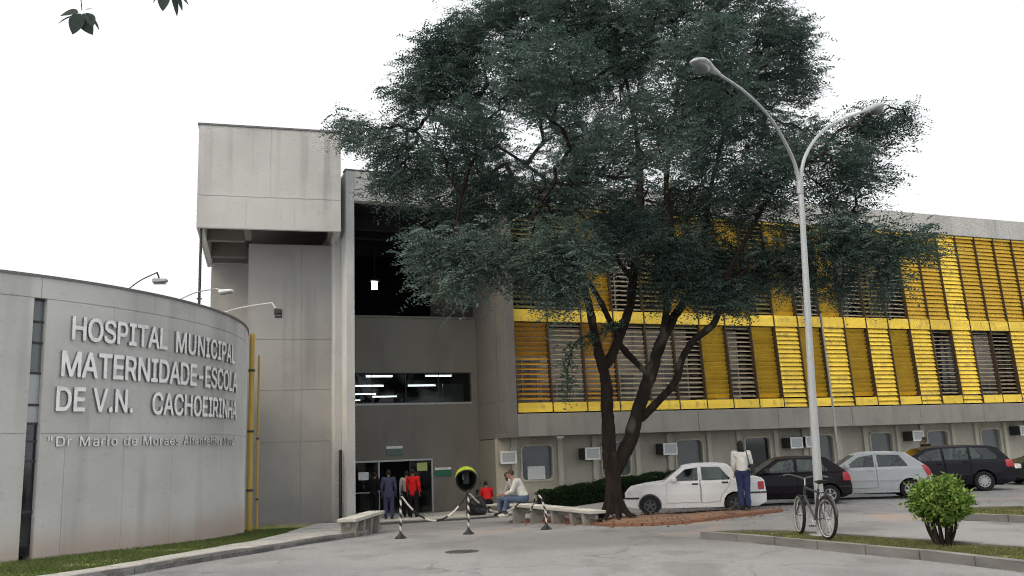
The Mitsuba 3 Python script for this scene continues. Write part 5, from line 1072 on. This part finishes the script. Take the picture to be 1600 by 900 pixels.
# ------------------------------------------------------------------ people
def hull_chain(pairs, seg=16):
    M = m3.Manifold()
    for a, ra, b, rb in pairs:
        s0 = m3.Manifold.sphere(ra, seg).translate(list(map(float, a))); s1 = m3.Manifold.sphere(rb, seg).translate(list(map(float, b)))
        M += m3.Manifold.batch_hull([s0, s1])
    return M
def soft(M, size=.03, it=6, wrinkle=0.0, seed=0):
    q = as_tm(M.refine_to_length(size)); q = trimesh.Trimesh(q.vertices, q.faces, process=True); trimesh.smoothing.filter_taubin(q, lamb=.5, nu=.52, iterations=it)
    if wrinkle:
        n = q.vertex_normals; q.vertices = q.vertices + n * (wrinkle * (meshkit.fbm(q.vertices * [9, 9, 6], 3, seed) - .5))[:, None]
    return q
def ell(c, r, seg=20): return m3.Manifold.sphere(1, seg).scale(list(map(float, r))).translate(list(map(float, c)))
def person(label, x, y, z, deg, J, top, legs, skin='skin_brown', hair='hair_dark', hair_long=.0, shoe='black_rubber', group=None, bag=None, sleeve=True, scale=1.0, top_len=.0, extra=None, seed=0):
    """J: joints in metres, x to the figure's left, y forward, z up; deg turns forward (0 = away from the viewer)"""
    t = thing('person', label, 'person', group); J = {k: np.array(v, float) for k, v in J.items()}
    R = trimesh.transformations.rotation_matrix(math.radians(deg), [0, 0, 1]); R[:3, :3] *= scale; R[:3, 3] = [x, y, z]
    def put(m): m = as_tm(m).copy(); m.apply_transform(R); return m
    neck, head, pel, ch = J['neck'], J['head'], J['pelvis'], J['chest']; fwd = J.get('face', np.array([0, 1.0, 0])); fwd = fwd / np.linalg.norm(fwd); up = (head - neck) / np.linalg.norm(head - neck); up = up - fwd * (up @ fwd); up /= np.linalg.norm(up); lat = np.cross(fwd, up)
    # head with face
    H = ell((0, 0, 0), (.072, .09, .105)) + ell((0, .028, -.05), (.055, .062, .068)) + ell((0, .098, -.015), (.012, .02, .024)) + ell((0, .085, -.058), (.024, .014, .010)) + ell((.074, -.005, -.012), (.010, .022, .032)) + ell((-.074, -.005, -.012), (.010, .022, .032))
    H -= ell((.03, .10, .008), (.016, .02, .011)); H -= ell((-.03, .10, .008), (.016, .02, .011)); H += ell((.03, .083, .008), (.012, .010, .009)) + ell((-.03, .083, .008), (.012, .010, .009))
    Hm = np.eye(4); Hm[:3, 0], Hm[:3, 1], Hm[:3, 2], Hm[:3, 3] = lat, fwd, up, head
    def hd(man): q = as_tm(man); q.apply_transform(Hm); return q
    Hq = as_man(hd(H))
    shl, shr, hipl, hipr = J['shl'], J['shr'], J['hipl'], J['hipr']
    torso = [(pel, .135, ch, .13), (ch, .13, ch + (neck - ch) * .6, .085), (shl, .062, ch, .12), (shr, .062, ch, .12), (neck - up * .03, .052, head - up * .05, .05), (pel, .12, hipl, .10), (pel, .12, hipr, .10)]
    arms = []
    for s in 'lr': arms += [(J['sh' + s], .055, J['el' + s], .042), (J['el' + s], .041, J['wr' + s], .028)]
    lg = []
    for s in 'lr': lg += [(J['hip' + s], .092, J['kn' + s], .060), (J['kn' + s], .058, J['an' + s], .038)]
    body = hull_chain(torso + arms + lg) + Hq
    hands = m3.Manifold()
    for s in 'lr':
        w, e = J['wr' + s], J['el' + s]; d = J.get('hand' + s, (w - e)); d = d / np.linalg.norm(d); side = np.cross(d, J.get('palm' + s, np.array([1.0 if s == 'l' else -1.0, 0, 0.15]))); side /= np.linalg.norm(side) + 1e-9; nrm = np.cross(side, d)
        k0 = w + d * .085
        hands += m3.Manifold.batch_hull([m3.Manifold.sphere(.017, 10).translate(list(w + side * o * .6)) for o in (-.02, .02)] + [m3.Manifold.sphere(.012, 10).translate(list(k0 + side * o)) for o in (-.033, .033)])
        for o, l in zip((-.032, -.011, .011, .031), (.062, .074, .08, .068)):
            a = k0 + side * o; b = a + d * l * .5 + nrm * .008; c_ = b + d * l * .42 + nrm * .024
            hands += hull_chain([(a, .0092, b, .0085), (b, .0085, c_, .007)], 8)
        a = w + d * .03 + side * .028; b = a + d * .035 + side * .03; c_ = b + d * .03 + side * .008 + nrm * .012; hands += hull_chain([(a, .012, b, .010), (b, .010, c_, .008)], 8)
    bm = join([soft(body, .035, 5), hands])
    bm = as_tm(as_man(soft(body, .035, 5)) + hands)
    add('body', put(bm), skin, t, smooth=60)
    # hair
    cap = ell((0, -.012, .022), (.083, .098, .100)) - ell((0, .11, -.045), (.085, .085, .10))
    if hair_long: cap += ell((0, -.055, -.05 - hair_long / 3), (.082, .055, .09 + hair_long * .5)) + ell((.055, -.02, -.06), (.03, .05, .08)) + ell((-.055, -.02, -.06), (.03, .05, .08))
    add('hair', put(hd(as_tm(soft(cap, .02, 3, .012, seed)))), hair, t, smooth=True)
    # clothes
    up_t = [(pel + (ch - pel) * .12, .150, ch, .150), (ch, .150, ch + (neck - ch) * .55, .10), (shl, .082, ch, .135), (shr, .082, ch, .135)]
    if top_len: up_t += [(pel, .155, pel - [0, 0, top_len], .15), (pel, .155, ch, .15)]
    for s in 'lr':
        up_t.append((J['sh' + s], .078, J['el' + s], .060))
        if sleeve: up_t.append((J['el' + s], .060, J['el' + s] + (J['wr' + s] - J['el' + s]) * .93, .044))
    add('shirt', put(soft(hull_chain(up_t), .028, 5, .018, seed + 1)), top, t, smooth=True)
    lo = [(pel, .152, hipl, .118), (pel, .152, hipr, .118)]
    for s in 'lr': lo += [(J['hip' + s], .112, J['kn' + s], .080), (J['kn' + s], .080, J['an' + s] + (J['kn' + s] - J['an' + s]) * .08, .068)]
    add('trousers', put(soft(hull_chain(lo), .028, 5, .018, seed + 2)), legs, t, smooth=True)
    for s in 'lr':
        a = J['an' + s]; f = J.get('foot' + s, np.array([0, 1.0, 0])); f = f / np.linalg.norm(f); h0 = a * [1, 1, 0] + [0, 0, max(.0, a[2] - .085)]
        sh = hull_chain([(h0 + [0, 0, .05] - f * .05, .042, h0 + [0, 0, .04] + f * .12, .038), (h0 + [0, 0, .034] + f * .11, .034, h0 + [0, 0, .03] + f * .17, .028), (h0 + [0, 0, .05], .045, a, .045)]) 
        sh = sh.trim_by_plane([0, 0, 1], float(h0[2] + .004)); add('shoe', put(soft(sh, .03, 2)), shoe, t, smooth=40)
    if extra: extra(t, put, J)
    return t
def standing(lean=0.0, spread=.09, arm=(.0, .0), step=0.0):
    return dict(pelvis=(0, 0, .93), chest=(0, .0 + lean, 1.27), neck=(0, lean * 1.2, 1.46), head=(0, .02 + lean * 1.5, 1.60), shl=(.175, lean, 1.39), shr=(-.175, lean, 1.39), hipl=(.085, 0, .89), hipr=(-.085, 0, .89),
                ell=(.235, .0 + arm[0], 1.12), elr=(-.235, .0 + arm[1], 1.12), wrl=(.235, .08 + arm[0] * 2, .88), wrr=(-.235, .08 + arm[1] * 2, .88),
                knl=(spread + .005, .03 + step, .49), knr=(-spread - .005, .03 - step * .3, .49), anl=(spread + .01, step * .8, .085), anr=(-spread - .01, -step, .085))
# woman beside the white car
J = standing(0, .075); J.update(ell=(.225, .06, 1.15), wrl=(.13, .24, 1.12), elr=(-.215, .02, 1.13), wrr=(-.20, .13, .92))
def shoulder_bag(t, put, J):
    k = add('bag', put(as_tm(soft(m3.Manifold.hull_points(np.array([[.20 + a, -.05 + b, 1.02 + c] for a in (-.0, .10) for b in (-.13, .13) for c in (-.12, .10)])), .04, 4))), 'bag_black', t, smooth=True)
    add('strap', put(tube(curve([(.19, -.09, 1.1), (.155, -.13, 1.28), (.12, -.05, 1.475), (.13, .10, 1.35), (.2, .05, 1.1)], 6), .011, 6)), 'bag_black', k)
wz = float(zg(5.66, 22.75)) + .13
person('woman in white top and blue jeans with black shoulder bag beside the white car', 5.66, 22.75, wz, -12, J, 'cloth_white', 'cloth_denim', 'skin_brown', 'hair_dark', .18, extra=shoulder_bag, scale=.99, seed=3)
# group at the door
gz = lambda x, y: float(zg(x, y)) + .10
E_ = [(-5.30, 32.7), (-4.66, 31.95), (-3.87, 32.6), (-4.16, 33.1)]
J = standing(.03, .09); J.update(wrl=(.12, .22, 1.05), wrr=(-.12, .22, 1.05)); person('person in black seen from behind, leftmost in the entrance queue', *E_[0], gz(*E_[0]), -20, J, 'cloth_black', 'cloth_black', seed=11, scale=.97)
J = standing(.02, .10, (0.03, -.03)); person('person in a long blue-grey jacket standing in the entrance queue', *E_[1], gz(*E_[1]), 5, J, 'cloth_blue', 'cloth_blue', seed=12, top_len=.12)
J = standing(.0, .10, (-.04, .02)); person('person in a bright red jacket and black trousers seen from behind at the entrance', *E_[2], gz(*E_[2]), -8, J, 'cloth_red', 'cloth_black', seed=13, top_len=.06)
J = standing(.02, .08); J.update(wrl=(.16, .2, 1.0)); person('person with pale grey sleeves mostly hidden behind the red jacket', *E_[3], gz(*E_[3]), 15, J, 'cloth_grey', 'cloth_black', seed=14, scale=.97)
p = FAC((-2.45, 3.9, 0)); J = standing(0, .08); person('person in dark clothes standing inside behind the right door pane', p[0], p[1], -.52, 160, J, 'cloth_black', 'cloth_black', seed=15, scale=.97)
# seated pair on the end of the long bench, and a red-shirted figure in the corner
def seated(lean=.12, kn=.0):
    return dict(pelvis=(0, 0, .50), chest=(0, lean, .83), neck=(0, lean * 1.7, 1.02), head=(0, lean * 2.1 + .03, 1.16), shl=(.17, lean * 1.1, .95), shr=(-.17, lean * 1.1, .95), hipl=(.09, .03, .47), hipr=(-.09, .03, .47),
                ell=(.22, lean + .12, .70), elr=(-.22, lean + .12, .70), wrl=(.10, lean + .33, .64), wrr=(-.10, lean + .33, .62), knl=(.10, .46, .50), knr=(-.10, .46, .50), anl=(.09, .50 + kn, .085), anr=(-.10, .42 + kn, .085))
sx, sy = .12, 26.5; sz = .225 - .385
J = seated(.16, .1); J.update(wrl=(.02, .40, 1.02), ell=(.17, .38, .76), face=(0, 1, -.12)); person('person in white shirt and blue jeans leaning forward on the long bench end', sx, sy, sz, 76, J, 'cloth_white', 'cloth_jeans', 'skin_light', 'hair_brown', shoe='stripe_white', seed=21, scale=1.07)
J = seated(.10, .05); J.update(face=(.6, 1, 0)); person('seated person half hidden behind the white-shirted one, face just visible', -.15, 27.1, sz + .0, 70, J, 'cloth_grey', 'cloth_jeans', 'skin_light', 'hair_brown', seed=22, hair_long=.1)
q = FAC((-.72, .45, 0)); J = seated(.22); person('person in a red shirt sitting on the low ledge in the shaded corner', q[0], q[1], zL + .43 - .36, 12, J, 'cloth_red', 'cloth_black', 'skin_brown', 'hair_dark', seed=23, sleeve=False, scale=.93)
J = standing(.02, .09); person('dark silhouetted person standing behind the navy estate car', 15.15, 33.2, float(zg(15.15, 33.2)), 100, J, 'cloth_black', 'cloth_black', seed=24, scale=1.03)
